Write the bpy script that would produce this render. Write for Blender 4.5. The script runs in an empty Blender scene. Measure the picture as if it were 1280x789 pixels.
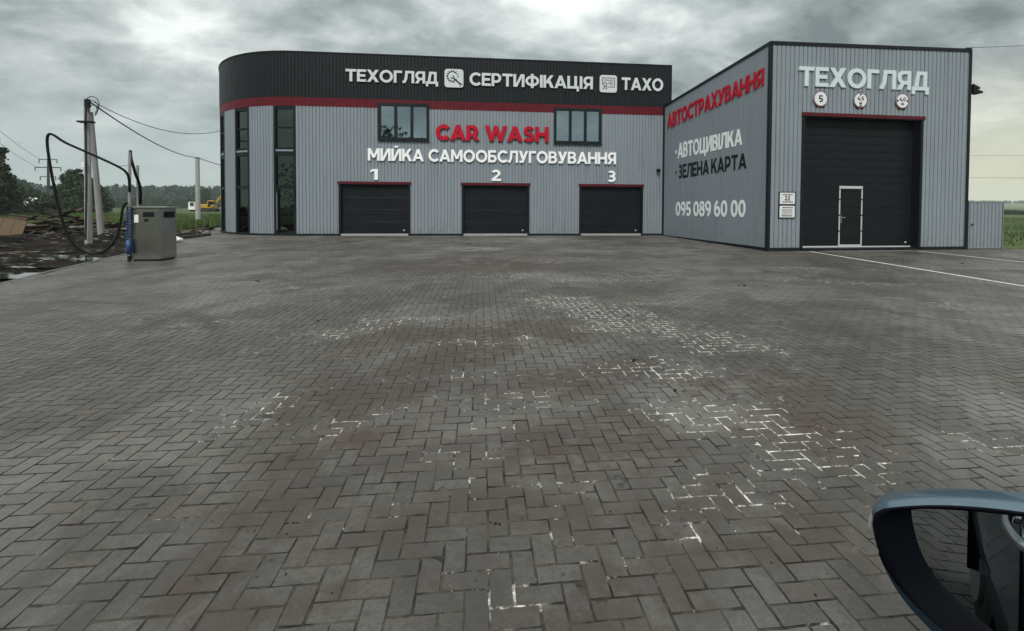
import bpy, math, random
import numpy as np
from mathutils import Vector, Matrix

random.seed(7)
rng = np.random.default_rng(7)
scene = bpy.context.scene
col = scene.collection
R = math.radians

# ------------------------------------------------------------------ camera
F, CX, CY, PW, PH = 595.0, 669.0, 274.0, 1280.0, 789.0
CAM = np.array([0.0, 0.0, 1.355])
def _n(v):
    v = np.array(v, float)
    return v / np.linalg.norm(v)
_dy = _n([606 - CX, 258.5 - CY, F])
_dx = np.array([6250 - CX, 289 - CY, F]); _dx = _n(_dx - _dx.dot(_dy) * _dy)
_dz = np.cross(_dx, _dy)
MW = np.stack([_dx, _dy, _dz])          # camera frame (right, down, forward) -> world
cam_d = bpy.data.cameras.new('camera')
cam = bpy.data.objects.new('camera', cam_d); col.objects.link(cam)
mr, md, mf = MW[:, 0], MW[:, 1], MW[:, 2]
cam.matrix_world = Matrix(((mr[0], -md[0], -mf[0], CAM[0]), (mr[1], -md[1], -mf[1], CAM[1]), (mr[2], -md[2], -mf[2], CAM[2]), (0, 0, 0, 1)))
cam_d.sensor_width = 36; cam_d.lens = F / PW * 36
cam_d.shift_x = (PW / 2 - CX) / PW; cam_d.shift_y = (CY - PH / 2) / PW
cam_d.clip_start = 0.05; cam_d.clip_end = 6000
scene.camera = cam
scene.view_settings.view_transform = 'Standard'
scene.view_settings.look = 'None'
scene.view_settings.exposure = 0.5
scene.view_settings.gamma = 1.0

def ray(x, y): return MW @ _n([x - CX, y - CY, F])
def at_y(x, y, Y):
    r = ray(x, y); return CAM + r * (Y / r[1])
def at_z(x, y, z=0.0):
    r = ray(x, y); return CAM + r * ((z - CAM[2]) / r[2])
SL, YF = 0.0109, 22.5                    # the yard rises gently towards the facade at y = 22.5
def yz(y): return -SL * (YF - min(y, YF))
def at_g(x, y):
    r = ray(x, y); t = (CAM[2] + SL * YF) / (SL * r[1] - r[2]); p = CAM + t * r
    return p if p[1] < YF else at_z(x, y, 0)

# ------------------------------------------------------------------ world
world = bpy.data.worlds.new("World"); scene.world = world; world.use_nodes = True
SUN_EL, SUN_AZ = 46, 192               # degrees; azimuth clockwise from +Y
def build_world():
    nt = world.node_tree; N = nt.nodes; L = nt.links
    N.clear()
    out = N.new('ShaderNodeOutputWorld'); bg = N.new('ShaderNodeBackground')
    bg.inputs['Strength'].default_value = 0.1
    sky = N.new('ShaderNodeTexSky'); sky.sky_type = 'NISHITA'; sky.sun_disc = False
    sky.sun_elevation = R(SUN_EL); sky.sun_rotation = R(SUN_AZ); sky.dust_density = 3
    def math_(op, a, b=None, clamp=False):
        n = N.new('ShaderNodeMath'); n.operation = op; n.use_clamp = clamp
        for i, v in enumerate((a, b)):
            if v is None: continue
            if isinstance(v, (int, float)): n.inputs[i].default_value = v
            else: L.new(v, n.inputs[i])
        return n.outputs[0]
    tc = N.new('ShaderNodeTexCoord'); sp = N.new('ShaderNodeSeparateXYZ'); L.new(tc.outputs['Generated'], sp.inputs[0])
    x, y, z = sp.outputs
    zc = math_('MAXIMUM', z, 0.0)
    zd = math_('ADD', zc, 0.34)
    cb = N.new('ShaderNodeCombineXYZ')
    L.new(math_('DIVIDE', x, zd), cb.inputs[0]); L.new(math_('DIVIDE', y, zd), cb.inputs[1])
    def noise(scale, detail, rough, dist, off):
        m = N.new('ShaderNodeMapping'); m.inputs['Location'].default_value = off
        m.inputs['Scale'].default_value = (1.0, 1.25, 1)
        L.new(cb.outputs[0], m.inputs[0])
        n = N.new('ShaderNodeTexNoise'); n.inputs['Scale'].default_value = scale; n.inputs['Detail'].default_value = detail
        n.inputs['Roughness'].default_value = rough; n.inputs['Distortion'].default_value = dist
        L.new(m.outputs[0], n.inputs['Vector']); return n.outputs['Fac']
    n1 = noise(1.7, 7, 0.52, 0.25, (4.1, 2.4, 0)); n2 = noise(5.0, 6, 0.58, 0.3, (7.3, 2.2, 0))
    c = math_('ADD', math_('MULTIPLY', n1, 0.68), math_('MULTIPLY', n2, 0.32))
    ramp = N.new('ShaderNodeValToRGB'); L.new(c, ramp.inputs[0])
    e = ramp.color_ramp.elements
    e[0].position = 0.36; e[0].color = (0.120, 0.140, 0.139, 1)
    e[1].position = 0.63; e[1].color = (0.60, 0.63, 0.61, 1)
    m = e.new(0.46); m.color = (0.235, 0.266, 0.264, 1)
    m = e.new(0.54); m.color = (0.385, 0.410, 0.402, 1)
    # the low band of sky seen through thinner cloud: pale teal left, pale yellow to the right
    mr_ = N.new('ShaderNodeMapRange'); mr_.inputs['From Min'].default_value = 0.25; mr_.inputs['From Max'].default_value = 0.72
    L.new(x, mr_.inputs['Value'])
    hz = N.new('ShaderNodeMix'); hz.data_type = 'RGBA'
    hz.inputs[6].default_value = (0.37, 0.43, 0.425, 1); hz.inputs[7].default_value = (0.55, 0.55, 0.40, 1)
    L.new(mr_.outputs[0], hz.inputs[0])
    lo = N.new('ShaderNodeMapRange'); lo.interpolation_type = 'SMOOTHSTEP'
    lo.inputs['From Min'].default_value = 0.0; lo.inputs['From Max'].default_value = 0.27
    lo.inputs['To Min'].default_value = 0.92; lo.inputs['To Max'].default_value = 0.0
    L.new(zc, lo.inputs['Value'])
    mx = N.new('ShaderNodeMix'); mx.data_type = 'RGBA'
    L.new(lo.outputs[0], mx.inputs[0]); L.new(ramp.outputs[0], mx.inputs[6]); L.new(hz.outputs[2], mx.inputs[7])
    # an overcast sky is brighter overhead than at the horizon
    up = math_('ADD', math_('MULTIPLY', math_('POWER', zc, 1.9), 2.3), 0.98)
    sc = N.new('ShaderNodeVectorMath'); sc.operation = 'SCALE'
    L.new(mx.outputs[2], sc.inputs[0]); L.new(math_('MULTIPLY', up, 10.0), sc.inputs['Scale'])
    fm = N.new('ShaderNodeMix'); fm.data_type = 'RGBA'; fm.inputs[0].default_value = 0.94
    L.new(sky.outputs[0], fm.inputs[6]); L.new(sc.outputs[0], fm.inputs[7])
    L.new(fm.outputs[2], bg.inputs['Color']); L.new(bg.outputs[0], out.inputs[0])
build_world()
sun_d = bpy.data.lights.new('sun', 'SUN'); sun_d.energy = 1.5; sun_d.angle = R(16); sun_d.color = (1.0, 0.97, 0.92)
sun = bpy.data.objects.new('sun', sun_d); col.objects.link(sun)
_sd = Vector((math.sin(R(SUN_AZ)) * math.cos(R(SUN_EL)), math.cos(R(SUN_AZ)) * math.cos(R(SUN_EL)), math.sin(R(SUN_EL))))
sun.rotation_euler = _sd.to_track_quat('Z', 'Y').to_euler()

# ------------------------------------------------------------------ helpers
def tag(o, label=None, cat=None, group=None, kind=None):
    for k, v in (('label', label), ('category', cat), ('group', group), ('kind', kind)):
        if v: o[k] = v
    return o
def empty(name, loc=(0, 0, 0), rz=0.0, **kw):
    o = bpy.data.objects.new(name, None); col.objects.link(o)
    o.location = tuple(float(v) for v in loc); o.rotation_euler = (0, 0, rz); o.empty_display_size = 0.1
    return tag(o, **kw)

class MB:
    """collects faces, then links them as one mesh object"""
    def __init__(s): s.v = []; s.f = []; s.m = []; s.t = []
    def poly(s, pts, mi=0, tone=0.0):
        i = len(s.v); s.v.extend([tuple(float(c) for c in p) for p in pts]); s.f.append(tuple(range(i, i + len(pts)))); s.m.append(mi); s.t.append(tone)
    def faces(s, vs, fs, mi=0, tone=0.0):
        i = len(s.v); s.v.extend([tuple(float(c) for c in p) for p in vs])
        for f in fs: s.f.append(tuple(i + k for k in f)); s.m.append(mi); s.t.append(tone)
    def box(s, x0, x1, y0, y1, z0, z1, mi=0, tone=0.0, tf=None):
        vs = [(x, y, z) for z in (z0, z1) for y in (y0, y1) for x in (x0, x1)]
        if tf: vs = [tf(*p) for p in vs]
        s.faces(vs, [(0, 2, 3, 1), (4, 5, 7, 6), (0, 1, 5, 4), (2, 6, 7, 3), (0, 4, 6, 2), (1, 3, 7, 5)], mi, tone)
    def tube(s, pts, r, n=10, mi=0, cap=True, tone=0.0):
        pts = [Vector(tuple(float(c) for c in p)) for p in pts]
        rr = r if isinstance(r, (list, tuple)) else [r] * len(pts)
        base = len(s.v); up = Vector((0.31, 0.17, 0.93)).normalized()
        for k, p in enumerate(pts):
            d = (pts[min(k + 1, len(pts) - 1)] - pts[max(k - 1, 0)]).normalized()
            a = d.cross(up)
            if a.length < 0.05: a = d.cross(Vector((1, 0, 0)))
            a.normalize(); b = d.cross(a).normalized(); up = a.cross(d).normalized() if k else up
            for j in range(n):
                t = 2 * math.pi * j / n; q = p + (a * math.cos(t) + b * math.sin(t)) * rr[k]; s.v.append(tuple(q))
        for k in range(len(pts) - 1):
            for j in range(n):
                a0 = base + k * n + j; a1 = base + k * n + (j + 1) % n
                s.f.append((a0, a1, a1 + n, a0 + n)); s.m.append(mi); s.t.append(tone)
        if cap:
            s.f.append(tuple(base + j for j in range(n))[::-1]); s.m.append(mi); s.t.append(tone)
            s.f.append(tuple(base + (len(pts) - 1) * n + j for j in range(n))); s.m.append(mi); s.t.append(tone)
    def build(s, name, mats, parent=None, smooth=False, bevel=0.0, **kw):
        me = bpy.data.meshes.new(name); me.from_pydata(s.v, [], s.f)
        for m in (mats if isinstance(mats, (list, tuple)) else [mats]): me.materials.append(m)
        me.polygons.foreach_set('material_index', s.m)
        if any(s.t):
            a = me.attributes.new('tone', 'FLOAT', 'FACE'); a.data.foreach_set('value', s.t)
        if smooth: me.polygons.foreach_set('use_smooth', [True] * len(s.f))
        me.update()
        o = bpy.data.objects.new(name, me); col.objects.link(o)
        if parent: o.parent = parent
        if bevel:
            b = o.modifiers.new('edge', 'BEVEL'); b.width = bevel; b.segments = 2; b.limit_method = 'ANGLE'; b.angle_limit = R(40)
        return tag(o, **kw)

def np_mesh(name, verts, faces, mats, parent=None, mi=None, tone=None, smooth=False, **kw):
    """verts (n,3), faces (m,k) arrays -> one mesh object"""
    me = bpy.data.meshes.new(name); verts = np.asarray(verts, np.float32); faces = np.asarray(faces, np.int32); k = faces.shape[1]
    me.vertices.add(len(verts)); me.vertices.foreach_set('co', verts.ravel())
    me.loops.add(faces.size); me.loops.foreach_set('vertex_index', faces.ravel())
    me.polygons.add(len(faces)); me.polygons.foreach_set('loop_start', np.arange(0, faces.size, k, dtype=np.int32))
    me.polygons.foreach_set('loop_total', np.full(len(faces), k, np.int32))
    for m in (mats if isinstance(mats, (list, tuple)) else [mats]): me.materials.append(m)
    if mi is not None: me.polygons.foreach_set('material_index', np.asarray(mi, np.int32))
    me.update(calc_edges=True)
    if tone is not None:
        a = me.attributes.new('tone', 'FLOAT', 'FACE'); a.data.foreach_set('value', np.asarray(tone, np.float32))
    me.polygons.foreach_set('use_smooth', np.full(len(faces), smooth, bool))
    me.validate()
    o = bpy.data.objects.new(name, me); col.objects.link(o)
    if parent: o.parent = parent
    return tag(o, **kw)

# ------------------------------------------------------------------ materials
class NT:
    def __init__(s, name):
        s.mat = bpy.data.materials.new(name); s.mat.use_nodes = True; s.nt = s.mat.node_tree
        s.N, s.L = s.nt.nodes, s.nt.links; s.b = s.N['Principled BSDF']
    def lk(s, v, sock):
        if isinstance(v, (int, float)): sock.default_value = v
        elif isinstance(v, (tuple, list)): sock.default_value = v if len(v) == len(sock.default_value) else tuple(v) + (1,)
        else: s.L.new(v, sock)
    def math(s, op, a, b=None, c=None, clamp=False):
        n = s.N.new('ShaderNodeMath'); n.operation = op; n.use_clamp = clamp
        for i, v in enumerate((a, b, c)):
            if v is not None: s.lk(v, n.inputs[i])
        return n.outputs[0]
    def pos(s): return s.N.new('ShaderNodeNewGeometry').outputs['Position']
    def noise(s, scale, detail=4, rough=0.55, vec=None, dist=0.0, mscale=None, off=(0, 0, 0), rot=0.0):
        n = s.N.new('ShaderNodeTexNoise'); n.inputs['Scale'].default_value = scale; n.inputs['Detail'].default_value = detail
        n.inputs['Roughness'].default_value = rough; n.inputs['Distortion'].default_value = dist
        v = vec or s.pos()
        if mscale or any(off) or rot:
            m = s.N.new('ShaderNodeMapping'); m.inputs['Scale'].default_value = mscale or (1, 1, 1); m.inputs['Location'].default_value = off
            m.inputs['Rotation'].default_value = (0, 0, rot)
            s.L.new(v, m.inputs[0]); v = m.outputs[0]
        s.L.new(v, n.inputs['Vector']); return n.outputs['Fac']
    def rng(s, v, a, b, c=0.0, d=1.0, smooth=True):
        n = s.N.new('ShaderNodeMapRange'); n.interpolation_type = 'SMOOTHSTEP' if smooth else 'LINEAR'
        s.lk(v, n.inputs['Value'])
        for k, q in zip(('From Min', 'From Max', 'To Min', 'To Max'), (a, b, c, d)): n.inputs[k].default_value = q
        return n.outputs[0]
    def mix(s, f, a, b, mode='MIX'):
        n = s.N.new('ShaderNodeMix'); n.data_type = 'RGBA'; n.blend_type = mode
        s.lk(f, n.inputs[0]); s.lk(a, n.inputs[6]); s.lk(b, n.inputs[7]); return n.outputs[2]
    def bump(s, h, strength=0.3, dist=0.01):
        n = s.N.new('ShaderNodeBump'); n.inputs['Strength'].default_value = strength; n.inputs['Distance'].default_value = dist
        s.L.new(h, n.inputs['Height']); s.L.new(n.outputs[0], s.b.inputs['Normal'])
    def set(s, **k):
        for a, v in k.items(): s.lk(v, s.b.inputs[{'color': 'Base Color', 'rough': 'Roughness', 'metal': 'Metallic', 'spec': 'Specular IOR Level', 'coat': 'Coat Weight', 'coatr': 'Coat Roughness', 'emit': 'Emission Color', 'es': 'Emission Strength', 'trans': 'Transmission Weight'}[a]])
        return s.mat

def painted(name, c, rough=0.45, var=0.12, metal=0.0, scale=1.2, dirt=0.25, spec=0.5):
    """painted sheet or plastic: faint blotchy wear and rain streaks"""
    m = NT(name)
    n1 = m.noise(scale, 5, 0.6); n2 = m.noise(3.0, 5, 0.6, mscale=(3.5, 3.5, 0.25))
    k = m.math('MULTIPLY_ADD', m.math('SUBTRACT', n1, 0.5), var * 2, 1.0)
    k = m.math('SUBTRACT', k, m.math('MULTIPLY', m.rng(n2, 0.52, 0.75), dirt * 0.35))
    cc = m.N.new('ShaderNodeVectorMath'); cc.operation = 'SCALE'; cc.inputs[0].default_value = c; m.L.new(k, cc.inputs['Scale'])
    m.set(color=cc.outputs[0], rough=m.rng(n1, 0.3, 0.7, rough - 0.07, rough + 0.1), metal=metal, spec=spec)
    return m.mat

def cladding_mat(name, c, rough=0.4, spec=0.4):
    m = NT(name)
    n1 = m.noise(0.45, 5, 0.6); n2 = m.noise(2.2, 6, 0.65, mscale=(2.6, 2.6, 0.18)); n3 = m.noise(60, 3, 0.6)
    sep = m.N.new('ShaderNodeSeparateXYZ'); m.L.new(m.pos(), sep.inputs[0])
    splash = m.rng(sep.outputs[2], 0.05, 0.75, 1.0, 0.0)        # dried mud splashes near the ground
    k = m.math('MULTIPLY_ADD', m.math('SUBTRACT', n1, 0.5), 0.22, 1.0)
    k = m.math('SUBTRACT', k, m.math('MULTIPLY', m.rng(n2, 0.5, 0.75), 0.20))
    cc = m.N.new('ShaderNodeVectorMath'); cc.operation = 'SCALE'; cc.inputs[0].default_value = c; m.L.new(k, cc.inputs['Scale'])
    f = m.math('MULTIPLY', splash, m.rng(m.noise(5, 5, 0.7), 0.38, 0.72, 0.0, 0.42))
    colr = m.mix(f, cc.outputs[0], (0.13, 0.115, 0.095))
    m.set(color=colr, rough=m.rng(n3, 0.3, 0.7, rough - 0.05, rough + 0.1), metal=0.0, spec=spec)
    m.bump(m.noise(3.0, 3, 0.5, mscale=(1, 1, 0.35)), 0.12, 0.012)
    return m.mat

M = {}
M['grey'] = cladding_mat('grey_cladding', (0.226, 0.262, 0.292))
M['anthracite'] = cladding_mat('anthracite_cladding', (0.0085, 0.0125, 0.0145), 0.42, 0.22)
M['red_band'] = cladding_mat('red_cladding', (0.105, 0.006, 0.013), 0.42, 0.2)
M['red_trim'] = painted('red_trim_paint', (0.085, 0.005, 0.012), 0.45, spec=0.25)
M['dark_trim'] = painted('dark_trim_paint', (0.006, 0.009, 0.0105), 0.5, spec=0.22)
M['frame'] = painted('window_frame_paint', (0.006, 0.010, 0.0115), 0.42, spec=0.25)
M['door'] = painted('garage_door_paint', (0.0055, 0.0085, 0.011), 0.5, dirt=0.5, spec=0.2)
M['black'] = painted('black_plastic', (0.004, 0.0048, 0.0075), 0.42, spec=0.3)
M['white_paint'] = painted('white_door_frame_paint', (0.50, 0.52, 0.52), 0.45)
M['white_letter'] = painted('white_acrylic', (0.93, 0.94, 0.95), 0.35, var=0.03, dirt=0.1)
M['grey_letter'] = painted('pale_grey_acrylic', (0.60, 0.64, 0.66), 0.38, var=0.04, dirt=0.1)
M['pale_letter'] = painted('pale_vinyl', (0.58, 0.67, 0.68), 0.4, var=0.04, dirt=0.1)
M['red_letter'] = painted('red_acrylic', (0.44, 0.003, 0.022), 0.42, spec=0.2, var=0.05, dirt=0.1)
M['black_letter'] = painted('dark_vinyl', (0.004, 0.010, 0.010), 0.5, spec=0.2)
M['white_vinyl'] = painted('white_vinyl', (0.93, 0.95, 0.95), 0.45, var=0.04, dirt=0.15)
M['sign_white'] = painted('sign_plate_white', (0.72, 0.73, 0.74), 0.4, var=0.04, dirt=0.1)
M['sign_red'] = painted('sign_ring_red', (0.13, 0.008, 0.014), 0.4)
M['concrete'] = painted('pole_concrete', (0.34, 0.34, 0.33), 0.85, var=0.25, scale=3)
M['kerb'] = painted('edging_concrete', (0.12, 0.118, 0.11), 0.85, var=0.3, scale=4)
M['cable'] = painted('cable_rubber', (0.015, 0.015, 0.015), 0.55)
M['hose'] = painted('hose_rubber', (0.005, 0.005, 0.006), 0.5, spec=0.15)
M['blue_hose'] = painted('blue_hose_plastic', (0.015, 0.065, 0.22), 0.4)
M['galv'] = painted('galvanised_steel', (0.30, 0.31, 0.32), 0.5, metal=0.6)
M['rust'] = painted('rusty_iron', (0.16, 0.07, 0.035), 0.85, var=0.4, scale=6)
M['yellow'] = painted('digger_yellow', (0.42, 0.26, 0.025), 0.5, var=0.2, scale=3)
M['white_sheet'] = painted('white_sheeting', (0.8, 0.8, 0.8), 0.5, var=0.1)
M['tan_board'] = painted('weathered_tan_board', (0.13, 0.088, 0.052), 0.85, var=0.35, scale=5)
M['stone'] = painted('broken_stone', (0.20, 0.19, 0.17), 0.9, var=0.4, scale=5)
M['bezel'] = painted('mirror_surround_plastic', (0.0022, 0.003, 0.0055), 0.5, spec=0.10, dirt=0.6)
M['clod'] = painted('dry_mud', (0.022, 0.015, 0.010), 0.95, var=0.4, scale=30, spec=0.1)
M['rubber'] = painted('tyre_rubber', (0.015, 0.015, 0.015), 0.8)

def glass(name, tint, rough=0.015):
    m = NT(name); m.set(color=tint, metal=1.0, rough=rough)
    m.bump(m.noise(1.6, 2, 0.5), 0.05, 0.02); return m.mat
M['glass_up'] = glass('reflective_window_glass', (0.30, 0.37, 0.40))
M['glass_dark'] = glass('dark_window_glass', (0.060, 0.072, 0.062))
def clear_lens():
    m = NT('lamp_lens'); m.set(color=(0.6, 0.55, 0.5), rough=0.1, trans=0.6); return m.mat
M['lens'] = clear_lens()

def steel():
    m = NT('brushed_stainless_steel')
    n2 = m.noise(1.4, 3, 0.5); sm = m.noise(5, 5, 0.6, mscale=(1, 1, .5))
    c = m.mix(m.rng(n2, 0.35, 0.7), (0.50, 0.49, 0.455), (0.40, 0.39, 0.355))
    m.set(color=c, metal=0.97, rough=0.22); return m.mat
M['steel'] = steel()

# --- where the pale sand has dried into the joints (x, y, rx, ry, turn), metres on the yard
WHITE = []
for px, py, rx, ry, a, w in [(690, 374, .7, .45, 0, 1.1), (720, 382, .7, .5, 0, 1.25), (752, 392, .75, .55, -.2, 1.25), (790, 408, .8, .5, -.3, 1.2), (815, 412, .35, .25, 0, 1.6), (860, 418, .9, .4, -.2, 1.05), (905, 432, .8, .4, -.2, 1.1),
                          (790, 460, .7, .25, .3, 1.05), (850, 464, .8, .33, 0, 1.1), (900, 470, .5, .2, 0, .95), (850, 512, .45, .25, 0, 1.05), (880, 530, .35, .25, 0, .95), (945, 518, .5, .28, .2, 1.1), (985, 545, .45, .30, .2, 1.1),
                          (1010, 575, .38, .25, 0, 1.05), (1035, 600, .25, .2, 0, .9), (905, 615, .3, .22, 0, .85), (862, 655, .25, .2, 0, .9), (650, 752, .28, .10, 0, .85), (612, 745, .06, .12, 0, .7),
                          (500, 400, .9, .25, .3, .95), (430, 415, .9, .25, .3, .95), (620, 426, 1.0, .2, 0, .95), (590, 470, 1.2, .2, 0, .75), (640, 500, .6, .25, 0, .8), (600, 530, .4, .3, 0, .65), (460, 525, .5, .2, .4, .9), (430, 545, .3, .1, .4, .9),
                          (340, 505, .6, .18, .5, .9), (310, 525, .4, .12, .5, .9), (560, 565, .5, .2, .2, .6), (520, 620, .5, .15, .2, .5), (700, 600, .25, .12, 0, .8), (635, 300, 2.6, 1.8, 0, 1.4), (600, 312, 1.5, .8, 0, 1.2),
                          (700, 325, 2.2, .9, 0, 1.0), (640, 345, 2.2, .5, 0, .95), (740, 350, 1.6, .5, 0, .95), (800, 345, 1.4, .5, 0, .9), (790, 380, .8, .2, 0, .9), (1060, 575, .3, .3, 0, .9), (380, 360, 1.4, .3, .3, .95), (350, 340, 1.4, .3, .3, .8), (1010, 350, 2.0, .4, -.3, .9), (1100, 355, 1.2, .3, -.3, 1.0), (1185, 382, .9, .3, -.3, .95), (1000, 335, 1.2, .3, -.3, 1.0), (260, 405, .7, .15, .3, .9), (1240, 545, .3, .2, 0, .9)]:
    p = at_g(px, py); WHITE.append((p[0], p[1], rx, ry, a, w))
BROWN = []
for px, py, rx, ry, a in [(320, 650, .30, .28, .5), (300, 690, .25, .2, 0), (860, 660, .35, .25, 0), (900, 690, .3, .2, 0), (800, 720, .25, .12, 0), (560, 450, 1.3, .5, .2),
                          (470, 500, .8, .4, .5), (430, 560, .5, .25, .4), (700, 560, .9, .4, 0), (1000, 530, .6, .4, 0), (600, 420, 1.5, .8, 0), (610, 650, .7, .3, 0), (720, 470, 1.0, .5, 0), (350, 760, .25, .1, 0), (950, 640, .4, .3, 0), (930, 480, .8, .4, 0), (600, 330, 3, 1.5, 0), (750, 770, .3, .1, 0)]:
    p = at_g(px, py); BROWN.append((p[0], p[1], rx, ry, a, 1.0))
def field(m, blobs, vec):
    acc = None
    for (x, y, rx, ry, a, wt) in blobs:
        mp = m.N.new('ShaderNodeMapping'); mp.vector_type = 'TEXTURE'
        mp.inputs['Location'].default_value = (x, y, 0); mp.inputs['Rotation'].default_value = (0, 0, a); mp.inputs['Scale'].default_value = (rx, ry, 100)
        m.L.new(vec, mp.inputs[0])
        ln = m.N.new('ShaderNodeVectorMath'); ln.operation = 'LENGTH'; m.L.new(mp.outputs[0], ln.inputs[0])
        v = m.rng(ln.outputs['Value'], 0.25, 1.6, wt, 0.0)
        acc = v if acc is None else m.math('MAXIMUM', acc, v)
    return acc
_warp = {}
def warped(m):
    p = m.pos(); n = m.N.new('ShaderNodeTexNoise'); n.inputs['Scale'].default_value = 1.7; n.inputs['Detail'].default_value = 3
    m.L.new(p, n.inputs['Vector'])
    a = m.N.new('ShaderNodeVectorMath'); a.operation = 'MULTIPLY_ADD'
    m.L.new(n.outputs['Color'], a.inputs[0]); a.inputs[1].default_value = (0.9, 0.9, 0); m.L.new(p, a.inputs[2])
    b = m.N.new('ShaderNodeVectorMath'); b.operation = 'SUBTRACT'; m.L.new(a.outputs[0], b.inputs[0]); b.inputs[1].default_value = (0.45, 0.45, 0)
    return b.outputs[0]
def paver_mats():
    m = NT('concrete_paver'); v = warped(m)
    at = m.N.new('ShaderNodeAttribute'); at.attribute_name = 'tone'
    oi = m.N.new('ShaderNodeObjectInfo')
    tone = m.math('FRACT', m.math('ADD', at.outputs['Fac'], oi.outputs['Random']))
    base = m.mix(tone, (0.088, 0.081, 0.069), (0.168, 0.157, 0.138))
    tone2 = m.math('FRACT', m.math('MULTIPLY', tone, 17.3))
    base = m.mix(m.math('MULTIPLY', m.rng(tone2, 0.5, 1.0), 0.6), base, (0.135, 0.102, 0.077))
    grain = m.noise(120, 4, 0.8); g2 = m.noise(26, 6, 0.78); g3 = m.noise(48, 4, 0.7, off=(5, 5, 5)); big = m.noise(0.28, 5, 0.6, vec=v); med = m.noise(1.3, 6, 0.62, vec=v, mscale=(1, 0.7, 1))
    base = m.mix(m.rng(grain, 0.40, 0.62, 0, 0.85), base, m.mix(0.55, base, (0.016, 0.014, 0.012)))
    base = m.mix(m.rng(g3, 0.52, 0.70, 0, 0.50), base, (0.185, 0.180, 0.168))
    base = m.mix(m.rng(g2, 0.46, 0.64, 0, 0.62), base, (0.036, 0.033, 0.029))
    base = m.mix(m.math('MULTIPLY', m.rng(big, 0.44, 0.58), 0.50), base, (0.225, 0.218, 0.202))      # pale dust
    base = m.mix(m.math('MULTIPLY', m.rng(med, 0.47, 0.62), 0.62), base, (0.046, 0.038, 0.029))       # dark grime
    br = m.math('MULTIPLY', field(m, BROWN, v), m.rng(m.noise(2.6, 7, 0.75), 0.36, 0.56))
    base = m.mix(m.math('MULTIPLY', br, 0.95), base, (0.060, 0.037, 0.022))
    spot = m.rng(m.noise(6.5, 3, 0.6, off=(4, 9, 0)), 0.67, 0.71)
    base = m.mix(m.math('MULTIPLY', spot, 0.85), base, (0.015, 0.010, 0.008))
    wh = m.math('MULTIPLY', field(m, WHITE, v), m.rng(m.noise(4.1, 7, 0.75, off=(2, 1, 5)), 0.52, 0.74))
    base = m.mix(m.math('MULTIPLY', wh, 0.30), base, (0.34, 0.33, 0.31))
    # tyre tracks: curved dark bands
    for (cx, cy, r, w, s) in TYRES:
        mp = m.N.new('ShaderNodeVectorMath'); mp.operation = 'SUBTRACT'; m.L.new(m.pos(), mp.inputs[0]); mp.inputs[1].default_value = (cx, cy, 0)
        mm = m.N.new('ShaderNodeVectorMath'); mm.operation = 'MULTIPLY'; m.L.new(mp.outputs[0], mm.inputs[0]); mm.inputs[1].default_value = (1, 1, 0)
        ln = m.N.new('ShaderNodeVectorMath'); ln.operation = 'LENGTH'; m.L.new(mm.outputs[0], ln.inputs[0])
        d = m.math('ABSOLUTE', m.math('SUBTRACT', ln.outputs['Value'], r))
        k = m.math('MULTIPLY', m.rng(d, 0, w, 1, 0), m.rng(m.noise(0.7, 5, 0.65, off=(cx, 0, 3)), 0.40, 0.58, 0.1, s))
        base = m.mix(k, base, (0.040, 0.036, 0.033))
    damp = m.rng(m.noise(0.5, 4, 0.6, vec=v, off=(11, 3, 0)), 0.35, 0.65, 0.40, 0.66)
    m.set(color=base, rough=damp, spec=0.45)
    h = m.math('ADD', m.math('MULTIPLY', grain, 0.5), m.math('MULTIPLY', g2, 1.0))
    m.bump(h, 0.6, 0.005)
    M['paver'] = m.mat
    j = NT('joint_sand'); v = warped(j)
    f = j.math('MULTIPLY', field(j, WHITE, v), 1.0)
    thr = j.noise(8.0, 5, 0.8, off=(8, 1, 0), mscale=(1, .6, 1)); fine = j.noise(24, 3, 0.6)
    w = j.rng(j.math('ADD', j.math('MULTIPLY', f, 0.95), j.math('MULTIPLY', j.math('SUBTRACT', thr, 0.5), 3.6)), 0.56, 1.12)
    stray = j.rng(j.noise(2.3, 7, 0.8, off=(3, 22, 0)), 0.59, 0.66)
    w = j.math('MAXIMUM', w, j.math('MULTIPLY', stray, 0.75))
    w = j.math('MULTIPLY', w, j.rng(fine, 0.36, 0.60, 0.12, 1.0))
    c = j.mix(j.rng(j.noise(5, 6, 0.75, off=(6, 6, 0)), 0.35, 0.68), (0.018, 0.016, 0.013), (0.085, 0.076, 0.064))
    c = j.mix(w, c, (0.66, 0.63, 0.58))
    j.set(color=c, rough=0.95, spec=0.2); j.bump(j.noise(220, 2), 0.4, 0.003)
    M['joint'] = j.mat
def circ3(p, q, r):
    (ax, ay), (bx, by), (cx, cy) = p, q, r
    d = 2 * (ax * (by - cy) + bx * (cy - ay) + cx * (ay - by))
    ux = ((ax*ax+ay*ay)*(by-cy)+(bx*bx+by*by)*(cy-ay)+(cx*cx+cy*cy)*(ay-by))/d
    uy = ((ax*ax+ay*ay)*(cx-bx)+(bx*bx+by*by)*(ax-cx)+(cx*cx+cy*cy)*(bx-ax))/d
    return ux, uy, math.hypot(ux-ax, uy-ay)
TYRES = []
for a, b, c, w, s in [((240, 332), (340, 316), (440, 302), .16, .8), ((400, 315), (520, 321), (640, 322), .16, .5), ((20, 372), (110, 357), (200, 340), .18, .6),
                      ((60, 560), (170, 505), (260, 440), .22, .8), ((20, 480), (110, 440), (200, 405), .22, .6), ((330, 640), (220, 700), (90, 785), .14, .5), ((420, 620), (470, 560), (520, 500), .2, .45), ((1180, 390), (1000, 420), (820, 405), .2, .35)]:
    P = [tuple(at_g(*q)[:2]) for q in (a, b, c)]; TYRES.append((*circ3(*P), w, s))
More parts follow.
